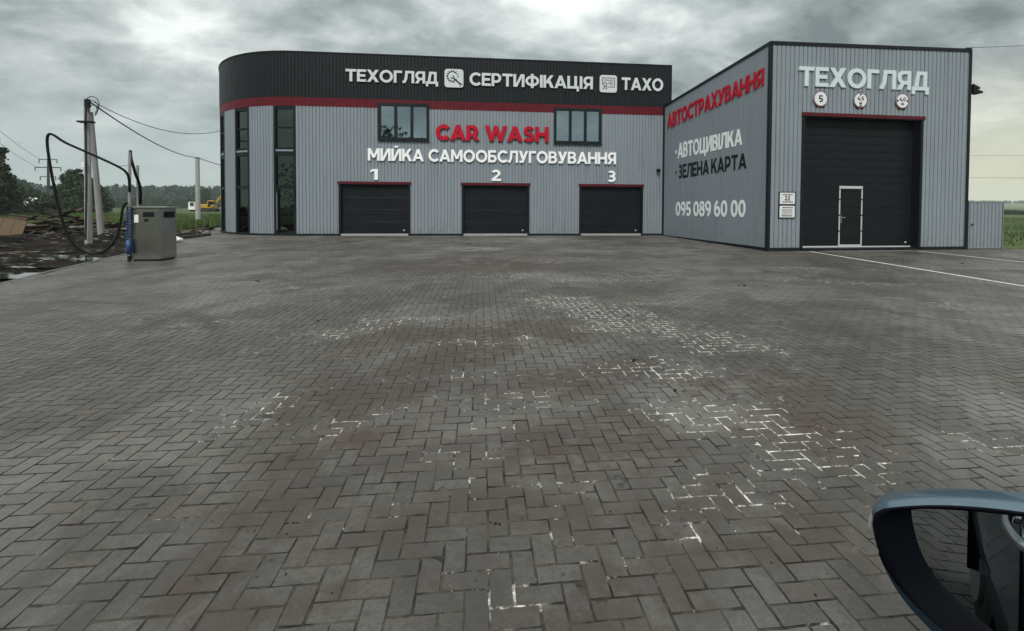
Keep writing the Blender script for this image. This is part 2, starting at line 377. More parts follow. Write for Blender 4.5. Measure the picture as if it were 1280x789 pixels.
paver_mats()

def ground_mats():
    m = NT('grass_and_fields'); sep = m.N.new('ShaderNodeSeparateXYZ'); m.L.new(m.pos(), sep.inputs[0])
    n1 = m.noise(0.9, 8, 0.7); n2 = m.noise(0.05, 5, 0.6, mscale=(0.4, 1, 1)); n3 = m.noise(12, 4, 0.7)
    c = m.mix(m.rng(n1, 0.35, 0.65), (0.030, 0.058, 0.014), (0.068, 0.100, 0.028))
    c = m.mix(m.math('MULTIPLY', m.rng(n2, 0.45, 0.62), 0.55), c, (0.125, 0.125, 0.060))
    c = m.mix(m.rng(n3, 0.45, 0.7, 0, 0.5), c, (0.02, 0.035, 0.010))
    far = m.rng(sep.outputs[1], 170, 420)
    c = m.mix(m.math('MULTIPLY', far, 0.85), c, (0.165, 0.185, 0.125))  # pale far fields, with distance haze mixed into their colour
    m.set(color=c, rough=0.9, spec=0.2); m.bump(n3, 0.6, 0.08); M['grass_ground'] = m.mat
    m = NT('wet_mud'); n = m.noise(1.6, 7, 0.65, mscale=(0.5, 1.4, 1)); f = m.noise(13, 5, 0.7); gr = m.noise(55, 3, 0.7)
    c = m.mix(m.rng(n, 0.4, 0.62), (0.006, 0.005, 0.004), (0.026, 0.021, 0.016))
    c = m.mix(m.rng(f, 0.55, 0.72, 0, 0.45), c, (0.055, 0.048, 0.040))
    c = m.mix(m.math('MULTIPLY', m.rng(m.noise(5, 4, 0.7, mscale=(0.4, 1.6, 1), off=(3, 3, 0)), 0.58, 0.68), 0.8), c, (0.26, 0.25, 0.23))  # puddle glints painted into the mud colour as pale streaks
    m.set(color=c, rough=0.95, spec=0.08); m.bump(m.math('ADD', f, m.math('MULTIPLY', gr, 0.4)), 0.8, 0.05); M['mud'] = m.mat
    m = NT('puddle_water'); m.set(color=(0.03, 0.027, 0.022), rough=0.03, spec=0.9); m.bump(m.noise(6, 3), 0.08, 0.01); M['water'] = m.mat
    m = NT('forest_leaves'); at = m.N.new('ShaderNodeAttribute'); at.attribute_name = 'tone'
    c = m.mix(at.outputs['Fac'], (0.009, 0.022, 0.012), (0.030, 0.052, 0.025)); m.set(color=c, rough=0.8, spec=0.2); M['forest'] = m.mat
    m = NT('tree_leaves'); at = m.N.new('ShaderNodeAttribute'); at.attribute_name = 'tone'
    c = m.mix(at.outputs['Fac'], (0.010, 0.021, 0.007), (0.042, 0.066, 0.021)); m.set(color=c, rough=0.65, spec=0.3); M['leaf'] = m.mat
    m = NT('grass_blades'); at = m.N.new('ShaderNodeAttribute'); at.attribute_name = 'tone'
    c = m.mix(at.outputs['Fac'], (0.035, 0.070, 0.012), (0.11, 0.15, 0.045)); m.set(color=c, rough=0.7, spec=0.2); M['blade'] = m.mat
    m = NT('bark'); c = m.mix(m.noise(6, 5), (0.035, 0.028, 0.02), (0.10, 0.085, 0.065)); m.set(color=c, rough=0.95); M['bark'] = m.mat
    m = NT('weathered_plank'); oi = m.N.new('ShaderNodeObjectInfo')
    g = m.noise(6, 5, 0.6, vec=m.N.new('ShaderNodeTexCoord').outputs['Object'], mscale=(0.6, 9, 9))
    rm = m.N.new('ShaderNodeValToRGB'); m.L.new(oi.outputs['Random'], rm.inputs[0]); e = rm.color_ramp.elements
    rm.color_ramp.interpolation = 'CONSTANT'
    e[0].color = (0.030, 0.024, 0.018, 1); e[1].position = 0.45; e[1].color = (0.070, 0.058, 0.046, 1)
    q = e.new(0.66); q.color = (0.17, 0.155, 0.135, 1); q = e.new(0.82); q.color = (0.12, 0.072, 0.045, 1); q = e.new(0.93); q.color = (0.33, 0.31, 0.27, 1)
    c = m.mix(m.rng(g, 0.35, 0.65, 0, 0.5), rm.outputs[0], (0.02, 0.016, 0.012)); m.set(color=c, rough=0.9, spec=0.2); M['plank'] = m.mat
    m = NT('car_paint_blue'); fl_ = m.noise(900, 2, 0.5); m.set(color=m.mix(fl_, (0.05, 0.10, 0.14), (0.09, 0.155, 0.20)), metal=0.5, rough=0.38, coat=0.7, coatr=0.03); M['car'] = m.mat
    m = NT('dark_blue_trim_paint'); m.set(color=(0.010, 0.020, 0.030), metal=0.3, rough=0.35); M['lip'] = m.mat
    m = NT('mirror_glass'); m.set(color=(0.27, 0.29, 0.30), metal=1.0, rough=0.008); M['mirror'] = m.mat
    m = NT('chrome'); m.set(color=(0.75, 0.78, 0.80), metal=1.0, rough=0.12); M['chrome'] = m.mat
    m = NT('yard_line_paint'); n = m.noise(18, 5, 0.7); c = m.mix(m.rng(n, 0.5, 0.75), (0.62, 0.62, 0.60), (0.20, 0.195, 0.185)); m.set(color=c, rough=0.8); M['line'] = m.mat
ground_mats()

# ------------------------------------------------------------------ ground: terrain, mud, yard
def smooth(a, b, v): t = np.clip((v - a) / (b - a), 0, 1); return t * t * (3 - 2 * t)
def terrain_h(x, y):
    h = -SL * (YF - np.minimum(y, YF)) - 0.10
    h = np.where(y < -10, -SL * (YF + 10) - 0.10, h)
    h = h + 0.05 * np.sin(x * 0.23 + 1) * np.sin(y * 0.19) * smooth(26, 40, np.hypot(x, y))
    az = x / np.maximum(y, 1)
    h = h + 10.0 * smooth(-0.84, -1.02, az) * smooth(170, 330, y) * (y > 0)
    h = h + 11.5 * smooth(0.75, 1.0, az) * smooth(130, 750, y) * (y > 0)
    return h
def grid_axis(segs):
    out = []
    for a, b, st in segs: out += list(np.arange(a, b, st))
    return np.array(out + [segs[-1][1]])
gx = grid_axis([(-1120, -1000, 60), (-1000, -200, 40), (-200, -60, 10), (-60, 60, 1.5), (60, 200, 10), (200, 1120, 40)])
gy = grid_axis([(-330, -200, 65), (-200, -40, 20), (-40, 80, 1.5), (80, 200, 8), (200, 1120, 30)])
GX, GY = np.meshgrid(gx, gy); GZ = terrain_h(GX, GY)
GZ = GZ - 0.45 * ((GX > -36) & (GX < 30) & (GY > -12) & (GY < 27))
nx, ny = len(gx), len(gy)
ii = (np.arange(ny - 1)[:, None] * nx + np.arange(nx - 1)[None]).ravel()
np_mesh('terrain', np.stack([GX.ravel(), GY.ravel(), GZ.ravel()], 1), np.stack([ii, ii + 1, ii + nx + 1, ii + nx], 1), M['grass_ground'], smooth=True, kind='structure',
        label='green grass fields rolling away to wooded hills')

# left edge of the paving
LEDGE = [(-8.3, -9.0), (-8.55, 7.0), (-9.0, 9.9), (-9.49, 11.43), (-10.45, 15.2), (-12.15, 20.2), (-12.9, 23.5), (-15.5, 29.6), (-17.5, 34)]
def ledge(y):
    return np.interp(y, [p[1] for p in LEDGE], [p[0] for p in LEDGE])
def vnoise(x, y, seed=0):
    """cheap value noise on arrays"""
    r = np.random.default_rng(seed).random((64, 64))
    xi = np.floor(x).astype(int); yi = np.floor(y).astype(int); fx = x - xi; fy = y - yi
    fx = fx * fx * (3 - 2 * fx); fy = fy * fy * (3 - 2 * fy)
    a = r[yi % 64, xi % 64]; b = r[yi % 64, (xi + 1) % 64]; c = r[(yi + 1) % 64, xi % 64]; d = r[(yi + 1) % 64, (xi + 1) % 64]
    return (a * (1 - fx) + b * fx) * (1 - fy) + (c * (1 - fx) + d * fx) * fy
PUD = []
for px, py, rx, ry in [(25, 341, 1.5, .35), (100, 329, 1.7, .28), (75, 320, 2.0, .35), (20, 312, 2.2, .35), (130, 317, 1.0, .25), (60, 309, 2.4, .3), (110, 322.5, 1.3, .2)]:
    p = at_g(px, py); PUD.append((p[0] - 0.35, p[1], rx, ry))
mx = np.arange(-34, -7.9, 0.11); my = np.arange(4, 34, 0.11)
MX, MY = np.meshgrid(mx, my)
MZ = -SL * (YF - np.minimum(MY, YF)) - 0.055
bump = (vnoise(MX * .8, MY * 1.9, 1) - .5) * .17 + (vnoise(MX * 2.1, MY * 4.6, 2) - .5) * .16 + (vnoise(MX * 5, MY * 8, 3) - .5) * .08
near = smooth(0.0, 0.6, ledge(MY) - MX)                     # flat against the paving edge
bank = np.exp(-((MY - (20.6 + 0.10 * (MX + 14))) / 0.8) ** 2) * 0.24 * smooth(-12.8, -14.5, MX)
MZ = MZ + (bump + 0.015) * near + bank - 0.012
for (x, y, rx, ry) in PUD:
    MZ = MZ - 0.075 * np.exp(-(((MX - x) / rx) ** 2 + ((MY - y) / ry) ** 2) ** 1.5) * near
MZ = np.where(MX > ledge(MY) + 0.02, MZ - 0.12, MZ)
fade = smooth(25.5, 28.0, MY) ; MZ = MZ - 0.3 * fade
nx, ny = len(mx), len(my); ii = (np.arange(ny - 1)[:, None] * nx + np.arange(nx - 1)[None]).ravel()
np_mesh('mud_ground', np.stack([MX.ravel(), MY.ravel(), MZ.ravel()], 1), np.stack([ii, ii + 1, ii + nx + 1, ii + nx], 1), M['mud'], smooth=True, kind='structure',
        label='churned wet mud beside the left edge of the paving')
for (x, y, rx, ry) in PUD:
    b = MB(); z = -SL * (YF - min(y, YF)) - 0.062
    b.poly([(x + rx * 1.35 * math.cos(t) , y + ry * 1.35 * math.sin(t), z) for t in np.linspace(0, 2 * math.pi, 25)[:-1]])
    b.build('puddle', M['water'], kind='structure', label='shallow puddle lying in the mud')

yard = empty('paved_yard', (0, 0, 0), kind='structure', label='herringbone yard of dark grey concrete pavers')
# footprint test: pavers stop at the left edge, at the buildings and at the right-hand grass
SA, SB, SC = (9.40, 15.0), (17.12, 15.28), (8.66, 22.45)     # inspection hall: near left, near right, far left corners
def yard_mask(x, y):
    ok = (x > ledge(y) + 0.05) & (y > -8.5)
    t = np.clip((x - SA[0]) / (SB[0] - SA[0]), -1, 8)
    sidex = SA[0] + (y - SA[1]) * (SC[0] - SA[0]) / (SC[1] - SA[1])
    ok &= ~((x > sidex - 0.05) & (y > 15.0 + 0.28 * np.clip(t, 0, 4) - 0.02))
    ok &= ~((y > 22.46) & (x > -8.9))
    ok &= ~((y > 22.46) & (x > -8.45 - 5.9) & (((x + 8.45) / 5.78) ** 2 + ((y - 29.5) / 6.98) ** 2 < 1) )
    ok &= ~((y > 29.5) & (x > -14.2))
    ok &= y < np.where(x > 18.6, 15.15 - (x - 18.6) * 0.10, 99)
    return ok & (x < 30) & (y < 33)
bed = MB()
xs_l = [(ledge(y), y) for y in (-8.5, 4, 8, 10, 12, 15, 18, 20.2, 22.5, 26, 29, 33)]
for (xa, ya), (xb, yb) in zip(xs_l, xs_l[1:]):
    bed.poly([(xa, ya, yz(ya) - 0.003), (30.2, ya, yz(ya) - 0.003), (30.2, yb, yz(yb) - 0.003), (xb, yb, yz(yb) - 0.003)] if yb < 16 else
             [(xa, ya, yz(ya) - 0.003), (19.0, ya, yz(ya) - 0.003), (19.0, yb, yz(yb) - 0.003), (xb, yb, yz(yb) - 0.003)])
bed.build('joint_sand_bed', M['joint'], yard, kind='structure')

PX0, PY0, U = 0.021, 2.139, 0.1                            # a paver corner read off the photograph, unit 100 mm
cells = []
for i in range(-260, 420):
    for j in range(-260, 260):
        # lattice (-1,-1)*i + (2,-2)*j
        cells.append((-i + 2 * j, -i - 2 * j))
cells = np.array(cells, float)
Hc = np.stack([cells[:, 0] + 1, cells[:, 1] + 0.5, np.zeros(len(cells))], 1)      # lying [0,2]x[0,1]
Vc = np.stack([cells[:, 0] + 2.5, cells[:, 1] + 0.0, np.ones(len(cells))], 1)      # upright [2,3]x[-1,1]
P = np.concatenate([Hc, Vc]); P[:, 0] = PX0 + (P[:, 0] - 3) * U; P[:, 1] = PY0 + (P[:, 1] + 1) * U
TURN = R(0.4)
cx_, sx_ = math.cos(TURN), math.sin(TURN)
dx_, dy_ = P[:, 0] - PX0, P[:, 1] - PY0
P[:, 0] = PX0 + dx_ * cx_ - dy_ * sx_; P[:, 1] = PY0 + dx_ * sx_ + dy_ * cx_
P = P[(P[:, 0] > -19) & (P[:, 0] < 30) & (P[:, 1] > -8.5) & (P[:, 1] < 33)]
P = P[yard_mask(P[:, 0], P[:, 1])]
# seen size: distance to the camera, only those inside the picture
cf = (P[:, :2] @ MW[:2, :]) + (-(SL * YF) - CAM[2] + SL * P[:, 1:2]) * MW[2:3, :]
u = CX + F * cf[:, 0] / cf[:, 2]; v = CY + F * cf[:, 1] / cf[:, 2]
seen = (cf[:, 2] > 0.3) & (u > -15) & (u < 1295) & (v < 800) & ~((u > 1115) & (v > 650))
dist = np.where(seen, np.hypot(P[:, 0], P[:, 1]), 1e9)
order = np.argsort(dist); big_i = order[:300]; rest = np.ones(len(P), bool); rest[big_i] = False
def paver_geo(w, d, ch=0.0022, gap=0.0035, h=0.0032):
    a, b = w / 2 - gap / 2, d / 2 - gap / 2
    vs = []
    for (s, z) in ((0, -h), (ch, 0)):
        vs += [(-a + s, -b + s, z), (a - s, -b + s, z), (a - s, b - s, z), (-a + s, b - s, z)]
    # tiny worn corners come from the chamfer; a side skirt below it sinks under the sand
    vs = [(x, y, -0.02) for (x, y, z) in vs[:4]] + vs
    fs = [(8, 9, 10, 11)] + [(4 + k, 4 + (k + 1) % 4, 8 + (k + 1) % 4, 8 + k) for k in range(4)] + [(k, (k + 1) % 4, 4 + (k + 1) % 4, 4 + k) for k in range(4)]
    return np.array(vs), np.array(fs), np.array([0, 1, 1, 1, 1, 1, 1, 1, 1])
pv, pf, pm = paver_geo(0.2, 0.1)
def worn_paver(rg, gap=0.0045, ch=0.0024, h=0.0042):
    """five points along each long side, pushed about by a millimetre; corners worn round"""
    a, b = 0.1 - gap / 2, 0.05 - gap / 2
    xs = [-a, -a * .5, 0, a * .5, a]; rim = []
    for s_, row in ((-1, xs), (1, xs[::-1])):
        for k, x in enumerate(row):
            c_ = 1 if k in (0, 4) else 0
            rim.append([x * (1 - c_ * rg.uniform(0, .018)) + (0 if c_ else rg.normal(0, .002)), s_ * b * (1 - c_ * rg.uniform(0, .03)) + rg.normal(0, .0008)])
    rim = np.array(rim); low = np.c_[rim, np.full(10, -h)]; cc = 1 - np.c_[np.full(10, ch / a), np.full(10, ch / b)] * rg.uniform(.7, 1.7, (10, 1))
    top = np.c_[rim * cc, rg.normal(0, .0003, 10)]; deep = np.c_[rim, np.full(10, -.02)]
    vs = np.vstack([deep, low, top]); fs = [(20 + k, 21 + k, 28 - k, 29 - k) for k in range(4)]
    fs += [(10 + k, 10 + (k + 1) % 10, 20 + (k + 1) % 10, 20 + k) for k in range(10)] + [(k, (k + 1) % 10, 10 + (k + 1) % 10, 10 + k) for k in range(10)]
    return vs, np.array(fs), np.array([0] * 4 + [1] * 20)
worn = [worn_paver(rng) for _ in range(24)]
pav_me = []
for wv, wf, wm in worn[:12]:
    me = bpy.data.meshes.new('paver'); me.from_pydata([tuple(map(float, q)) for q in wv], [], [tuple(map(int, q)) for q in wf])
    me.materials.append(M['paver']); me.materials.append(M['joint']); me.polygons.foreach_set('material_index', [int(k) for k in wm]); pav_me.append(me)
tilt = math.atan(SL)
for i in big_i:
    o = bpy.data.objects.new('paver', pav_me[int(rng.integers(12))]); col.objects.link(o); o.parent = yard
    x, y, up = P[i]
    o.location = (x + rng.normal(0, .0010), y + rng.normal(0, .0010), -SL * (YF - y) + rng.normal(0, .0006))
    o.rotation_euler = (tilt + rng.normal(0, .0045), rng.normal(0, .003), TURN + (math.pi / 2 if up else 0) + rng.normal(0, .006) + (math.pi if rng.random() < .5 else 0) * 0)
mid_m = rest & (np.hypot(P[:, 0], P[:, 1]) < 9.0) & (P[:, 1] > 0)
rest = rest & ~mid_m
Qm = P[mid_m]; WV, WF, WM, WT = [], [], [], []
pick = rng.integers(0, 24, len(Qm)); off_ = 0
for k in range(24):
    q = Qm[pick == k]; n = len(q); wv, wf, wm = worn[k]
    an = TURN + q[:, 2] * math.pi / 2 + rng.normal(0, .006, n); ca, sa = np.cos(an)[:, None], np.sin(an)[:, None]
    wx = wv[None, :, 0] * ca - wv[None, :, 1] * sa; wy = wv[None, :, 0] * sa + wv[None, :, 1] * ca
    zz = wv[None, :, 2] + wx * rng.normal(0, .0035, n)[:, None] + wy * (rng.normal(0, .0035, n)[:, None] + SL) - SL * (YF - q[:, 1:2]) + .0006 + rng.normal(0, .0006, n)[:, None]
    WV.append(np.stack([wx + q[:, 0:1], wy + q[:, 1:2], zz], 2).reshape(-1, 3)); WF.append((wf[None] + (np.arange(n) * 30)[:, None, None]).reshape(-1, 4) + off_); off_ += n * 30
    WM.append(np.tile(wm, n)); WT.append(np.repeat(rng.random(n), 24))
NEARF = (np.concatenate(WV), np.concatenate(WF), np.concatenate(WM), np.concatenate(WT))
Q = P[rest]; n = len(Q)
ang = TURN + Q[:, 2] * math.pi / 2 + rng.normal(0, .006, n); ca, sa = np.cos(ang)[:, None], np.sin(ang)[:, None]
tx, ty = rng.normal(0, .0035, n)[:, None], rng.normal(0, .0035, n)[:, None]
lx, ly, lz = pv[None, :, 0], pv[None, :, 1], pv[None, :, 2]
wx = lx * ca - ly * sa; wy = lx * sa + ly * ca
Z = lz + wx * tx + wy * (ty + SL) + (-SL * (YF - np.minimum(Q[:, 1], 99)))[:, None] + rng.normal(0, .0006, n)[:, None]
Z = np.where((Q[:, 1] > YF)[:, None], lz + wx * tx + wy * ty, Z)
VV = np.stack([wx + Q[:, 0:1], wy + Q[:, 1:2], Z], 2).reshape(-1, 3)
FF = (pf[None] + (np.arange(n) * 12)[:, None, None])
FAR = np.hypot(Q[:, 0], Q[:, 1]) > 9
keep = np.ones((n, 9), bool); keep[FAR, 5:] = False
MI = np.tile(pm, (n, 1)); TN = np.repeat(rng.random(n)[:, None], 9, 1)
np_mesh('paver_field', np.vstack([VV, NEARF[0]]), np.vstack([FF[keep], NEARF[1] + len(VV)]), [M['paver'], M['joint']], yard, mi=np.concatenate([MI[keep], NEARF[2]]), tone=np.concatenate([TN[keep], NEARF[3]]), kind='stuff', label='remaining herringbone pavers running back to the buildings')
# concrete edging along the left side of the paving
for (xa, ya), (xb, yb) in zip(LEDGE[:-1], LEDGE[1:]):
    L_ = math.hypot(xb - xa, yb - ya); k = max(1, int(L_ / 1.0))
    for q in range(k):
        t0, t1 = q / k, (q + 1) / k - 0.006 / L_
        p0 = (xa + (xb - xa) * t0, ya + (yb - ya) * t0); p1 = (xa + (xb - xa) * t1, ya + (yb - ya) * t1)
        nxv = Vector((-(yb - ya), xb - xa)).normalized() * 0.07
        b = MB(); z0, z1 = yz(p0[1]) + 0.004, yz(p1[1]) + 0.004
        b.faces([(p0[0], p0[1], z0), (p0[0] + nxv.x, p0[1] + nxv.y, z0), (p1[0] + nxv.x, p1[1] + nxv.y, z1), (p1[0], p1[1], z1),
                 (p0[0], p0[1], z0 - .2), (p0[0] + nxv.x, p0[1] + nxv.y, z0 - .2), (p1[0] + nxv.x, p1[1] + nxv.y, z1 - .2), (p1[0], p1[1], z1 - .2)],
                [(0, 3, 2, 1), (0, 1, 5, 4), (1, 2, 6, 5), (2, 3, 7, 6), (3, 0, 4, 7)])
        b.build('edging_block', M['kerb'], yard)
def ground_line(name, pts, w, label):
    b = MB()
    for (xa, ya), (xb, yb) in zip(pts, pts[1:]):
        d = Vector((xb - xa, yb - ya)).normalized(); nn = Vector((-d.y, d.x)) * w / 2
        b.poly([(xa - nn.x, ya - nn.y, yz(ya) + .005), (xb - nn.x, yb - nn.y, yz(yb) + .005), (xb + nn.x, yb + nn.y, yz(yb) + .005), (xa + nn.x, ya + nn.y, yz(ya) + .005)])
    b.build(name, M['line'], yard, kind='structure', label=label)
ground_line('painted_line', [(10.80, 14.78), (10.70, 11.5), (10.57, 8.27), (10.45, 5.5)], 0.10, 'white guide line running forward from the left side of the tall door')
ground_line('painted_line', [(14.74, 14.78), (14.86, 13.2), (14.99, 11.76), (15.3, 8)], 0.10, 'white guide line running forward from the right side of the tall door')
ground_line('painted_line', [(11.3, 14.86), (14.7, 14.92)], 0.05, 'thin white line across the foot of the tall door')

# ------------------------------------------------------------------ corrugated cladding along a path
def make_path(pts):
    P_ = [Vector((float(a), float(b))) for a, b in pts]; S = [0.0]
    for a, b in zip(P_, P_[1:]): S.append(S[-1] + (b - a).length)
    def f(s):
        k = 0
        while k < len(S) - 2 and S[k + 1] < s: k += 1
        d = (P_[k + 1] - P_[k]); t = (s - S[k]) / max(d.length, 1e-9); p = P_[k] + d * t; d.normalize()
        return p, d
    return f, S[-1]
def cladding(path, nsign, s0, s1, z0, z1, mat, parent, pitch=0.15, depth=0.030, groove=0.045, off=0.0, name='cladding_panel', width=7, phase=0.0, ztop=None):
    """ribbed sheet panels from s0 to s1; nsign picks the outward side"""
    def edge(s):
        p, d = path(s); return p, Vector((-d.y, d.x)) * nsign
    breaks = [s0]; k = math.floor((s0 - phase) / (pitch * width)) + 1
    while phase + k * pitch * width < s1 - 0.02:
        if phase + k * pitch * width > s0 + 0.02: breaks.append(phase + k * pitch * width)
        k += 1
    breaks.append(s1)
    for a, b_ in zip(breaks, breaks[1:]):
        a2, b2 = a + 0.0015, b_ - 0.0015
        prof = [(a2, 0.0)]; j = math.floor((a2 - phase) / pitch)
        while True:
            g0 = phase + j * pitch + pitch / 2 - groove / 2; e = groove * 0.3
            for s, o in ((g0, 0), (g0 + e, -depth), (g0 + groove - e, -depth), (g0 + groove, 0)):
                if a2 + .002 < s < b2 - .002: prof.append((s, o))
            j += 1
            if phase + j * pitch > b2: break
        prof.append((b2, prof[-1][1]))
        prof = [(a2, prof[1][1] if len(prof) > 1 and prof[1][0] - a2 < 0.03 else 0.0)] + prof[1:]
        m = MB(); vs = []
        for (s, o) in prof:
            p, nn = edge(s); q = p + nn * (o + off); zt = ztop(s) if ztop else z1
            vs += [(q.x, q.y, z0), (q.x, q.y, zt)]
        for (s, o) in (prof[0], prof[-1]):
            p, nn = edge(s); q = p + nn * (off - depth - 0.03); zt = ztop(s) if ztop else z1
            vs += [(q.x, q.y, z0), (q.x, q.y, zt)]
        n_ = len(prof); fs = [(2 * i, 2 * i + 2, 2 * i + 3, 2 * i + 1) for i in range(n_ - 1)]
        fs += [(0, 1, 2 * n_ + 1, 2 * n_), (2 * n_ - 2, 2 * n_ + 2, 2 * n_ + 3, 2 * n_ - 1)]
        m.faces(vs, fs); m.build(name, mat, parent)
def strip(path, nsign, s0, s1, z0, z1, o0, o1, mat, parent, name, step=0.35, ztop=None, zbot=None):
    """solid band following the path between offsets o0 (inner) and o1 (outer)"""
    k = max(1, int((s1 - s0) / step)) ; m = MB(); vs = []
    for i in range(k + 1):
        s = s0 + (s1 - s0) * i / k; p, d = path(s); nn = Vector((-d.y, d.x)) * nsign
        a, b = p + nn * o0, p + nn * o1; zt = ztop(s) if ztop else z1; zb = zbot(s) if zbot else z0
        vs += [(a.x, a.y, zb), (b.x, b.y, zb), (b.x, b.y, zt), (a.x, a.y, zt)]
    fs = []
    for i in range(k):
        q = 4 * i
        for j in range(4): fs.append((q + j, q + (j + 1) % 4, q + 4 + (j + 1) % 4, q + 4 + j))
    fs += [(0, 1, 2, 3), (4 * k, 4 * k + 3, 4 * k + 2, 4 * k + 1)]
    m.faces(vs, fs); return m.build(name, mat, parent)

# ------------------------------------------------------------------ the car wash building
wash = empty('car_wash_building', (0, 22.5, 0), label='two storey grey ribbed car wash with rounded left corner and black parapet', cat='building')
def keep_at(o, parent):   # children are built in world coordinates
    o.parent = parent; o.matrix_parent_inverse = parent.matrix_world.inverted(); return o
EA, EB = 5.8, 7.0
pts = [(9.0, 22.5)] + [(-8.45, 22.5)]
for i in range(1, 61):
    t = R(1.5 * i); pts.append((-8.45 - EA * math.sin(t), 22.5 + EB * (1 - math.cos(t))))
pts += [(-14.25, 36)]
wash.location = (0, 0, 0)
wpath, wlen = make_path(pts)
S_C = 17.45                              # path length where the curve starts
def sx(X): return 9.0 - X                # x on the straight part -> path length
ZT, ZR1, ZR0, ZG = 8.23, 6.24, 5.84, 0.09
NS = 1                                   # outward side
H = 'car wash'
# check the outward side: normal at s=1 must point towards -y
_p, _d = wpath(1.0); NS = 1 if (-_d.y * 0 + _d.x) < 0 else -1
if (Vector((-_d.y, _d.x)) * NS).y > 0: NS = -NS
# inner wall behind the sheets (kept 9 cm back) with openings left by building it in bays
doors = [(-6.62, -3.42), (-1.08, 2.11), (4.50, 7.66)]
wins = [(-4.85, -2.58), (3.27, 5.555)]
tall = [(0.02, 1.01), (2.33, 3.36), (4.59, 5.62), (6.85, 7.9)]
DH, WZ0, WZ1 = 2.46, 4.40, 6.06
openings = sorted([(sx(b), sx(a), 0.0, DH) for a, b in doors] + [(sx(b), sx(a), WZ0, WZ1) for a, b in wins] + [(S_C + a, S_C + b, 0.0, ZR0) for a, b in tall])
cuts = sorted(set([0.0, wlen] + [q for o in openings for q in o[:2]]))
for a, b in zip(cuts, cuts[1:]):
    mid = (a + b) / 2; op = sorted([(z0, z1) for (s0, s1, z0, z1) in openings if s0 <= mid <= s1])
    z = ZG; segs = []
    for z0, z1 in op:
        if z0 > z + .02: segs.append((z, z0))
        z = z1
    if z < ZR0 - 0.01: segs.append((z, ZR0))
    red = [(max(ZR0, z), ZR1)] if z < ZR1 else []
    for z0, z1 in segs: cladding(wpath, NS, a, b, z0, z1, M['grey'], wash)
    for z0, z1 in red: cladding(wpath, NS, a, b, z0, z1, M['red_band'], wash, name='red_band_panel', off=0.004, depth=0.006)
cladding(wpath, NS, 0.0, wlen, ZR1, ZT, M['anthracite'], wash, name='parapet_panel', off=0.012, depth=0.02)
strip(wpath, NS, 0.0, wlen, ZT, ZT + 0.05, -0.25, 0.035, M['dark_trim'], wash, 'coping')
# base trim between the openings
cur = 0.0
for a, b in sorted([(sx(b), sx(a)) for a, b in doors] + [(S_C + a, S_C + b) for a, b in tall]) + [(wlen, wlen)]:
    if a - cur > 0.05: strip(wpath, NS, cur, a, -0.15, ZG, -0.08, 0.012, M['dark_trim'], wash, 'base_trim')
    cur = b
# core of the building so that nothing shows through: back walls and roof
b = MB()
core = [(9.0, 22.62), (-8.45, 22.62)] + [(-8.45 - (EA - .12) * math.sin(R(6 * i)), 22.62 + (EB - .12) * (1 - math.cos(R(6 * i)))) for i in range(1, 16)] + [(-14.13, 36), (9.0, 36)]
b.poly([(x, y, ZT - 0.25) for x, y in core]); b.build('roof', M['dark_trim'], wash)
b = MB(); b.poly([(9.0, 36, 0), (-14.2, 36, 0), (-14.2, 36, ZT), (9.0, 36, ZT)]); b.poly([(9.0, 22.55, 0), (9.0, 36, 0), (9.0, 36, ZT + .04), (9.0, 22.55, ZT + .04)])
b.build('rear_wall', M['dark_trim'], wash)
b = MB(); b.box(8.985, 9.02, 22.45, 22.6, 6.0, ZT + .04); b.build('corner_trim', M['dark_trim'], wash)

def sect_door(parent, x0, x1, ztop, y, npan, label, frame=0.13, rec=0.16, M_=M, tf=None, thresh=0.09):
    """recessed sectional door: outer reveal, red head trim, stacked panels with a pressed groove, threshold"""
    d = empty('garage_door', (0, 0, 0), label=label); d.parent = parent
    T = tf or (lambda x, yy, z: (x, yy, z))
    b = MB(); b.box(x0, x0 + 0.10, y - 0.012, y + rec + .08, 0.0, ztop, tf=T); b.box(x1 - 0.10, x1, y - 0.012, y + rec + .08, 0.0, ztop, tf=T)
    b.box(x0 + .10, x1 - .10, y - 0.012, y + rec + .08, ztop - frame, ztop - 0.002, tf=T); b.build('door_frame', M['dark_trim'], d)
    b = MB(); b.box(x0 - 0.03, x1 + 0.03, y - 0.045, y - 0.013, ztop - 0.10, ztop + 0.015, tf=T); b.build('head_trim', M['red_trim'], d)
    a0, a1 = x0 + 0.102, x1 - 0.102; z0, z1 = thresh, ztop - frame - 0.002; h = (z1 - z0) / npan
    yb = y + rec
    for k in range(npan):
        za, zb = z0 + k * h + 0.004, z0 + (k + 1) * h - 0.004; zm = (za + zb) / 2
        prof = [(yb + .03, za), (yb + 0.006, za), (yb, za + .012), (yb, zm - .014), (yb + .009, zm - .006), (yb + .009, zm + .006), (yb, zm + .014), (yb, zb - .012), (yb + .006, zb), (yb + .03, zb)]
        b = MB(); vs = [T(a0, p, q) for p, q in prof] + [T(a1, p, q) for p, q in prof]; n_ = len(prof)
        b.faces(vs, [(i, i + 1, n_ + i + 1, n_ + i) for i in range(n_ - 1)]); b.build('door_panel', M['door'], d)
    b = MB(); b.box(a0, a1, yb + .03, yb + .05, z0, z1, tf=T); b.build('door_backing', M['black'], d)
    b = MB(); b.box(a0, a1, y - 0.02, yb + .04, -0.1, thresh - .03 if thresh < .06 else thresh - .01, tf=T); b.build('threshold', M['concrete'] if thresh > .06 else M['dark_trim'], d)
    b = MB(); b.box(a0 + .22, a0 + .42, yb - .02, yb - 0.001, z0 + .30, z0 + .38, tf=T); b.build('pull_handle', M['black'], d)
    b = MB(); b.box(a1 - .24, a1 - .18, yb - .025, yb - 0.001, z0 + .12, z0 + .18, tf=T); b.build('lock', M['white_paint'], d)
    return d
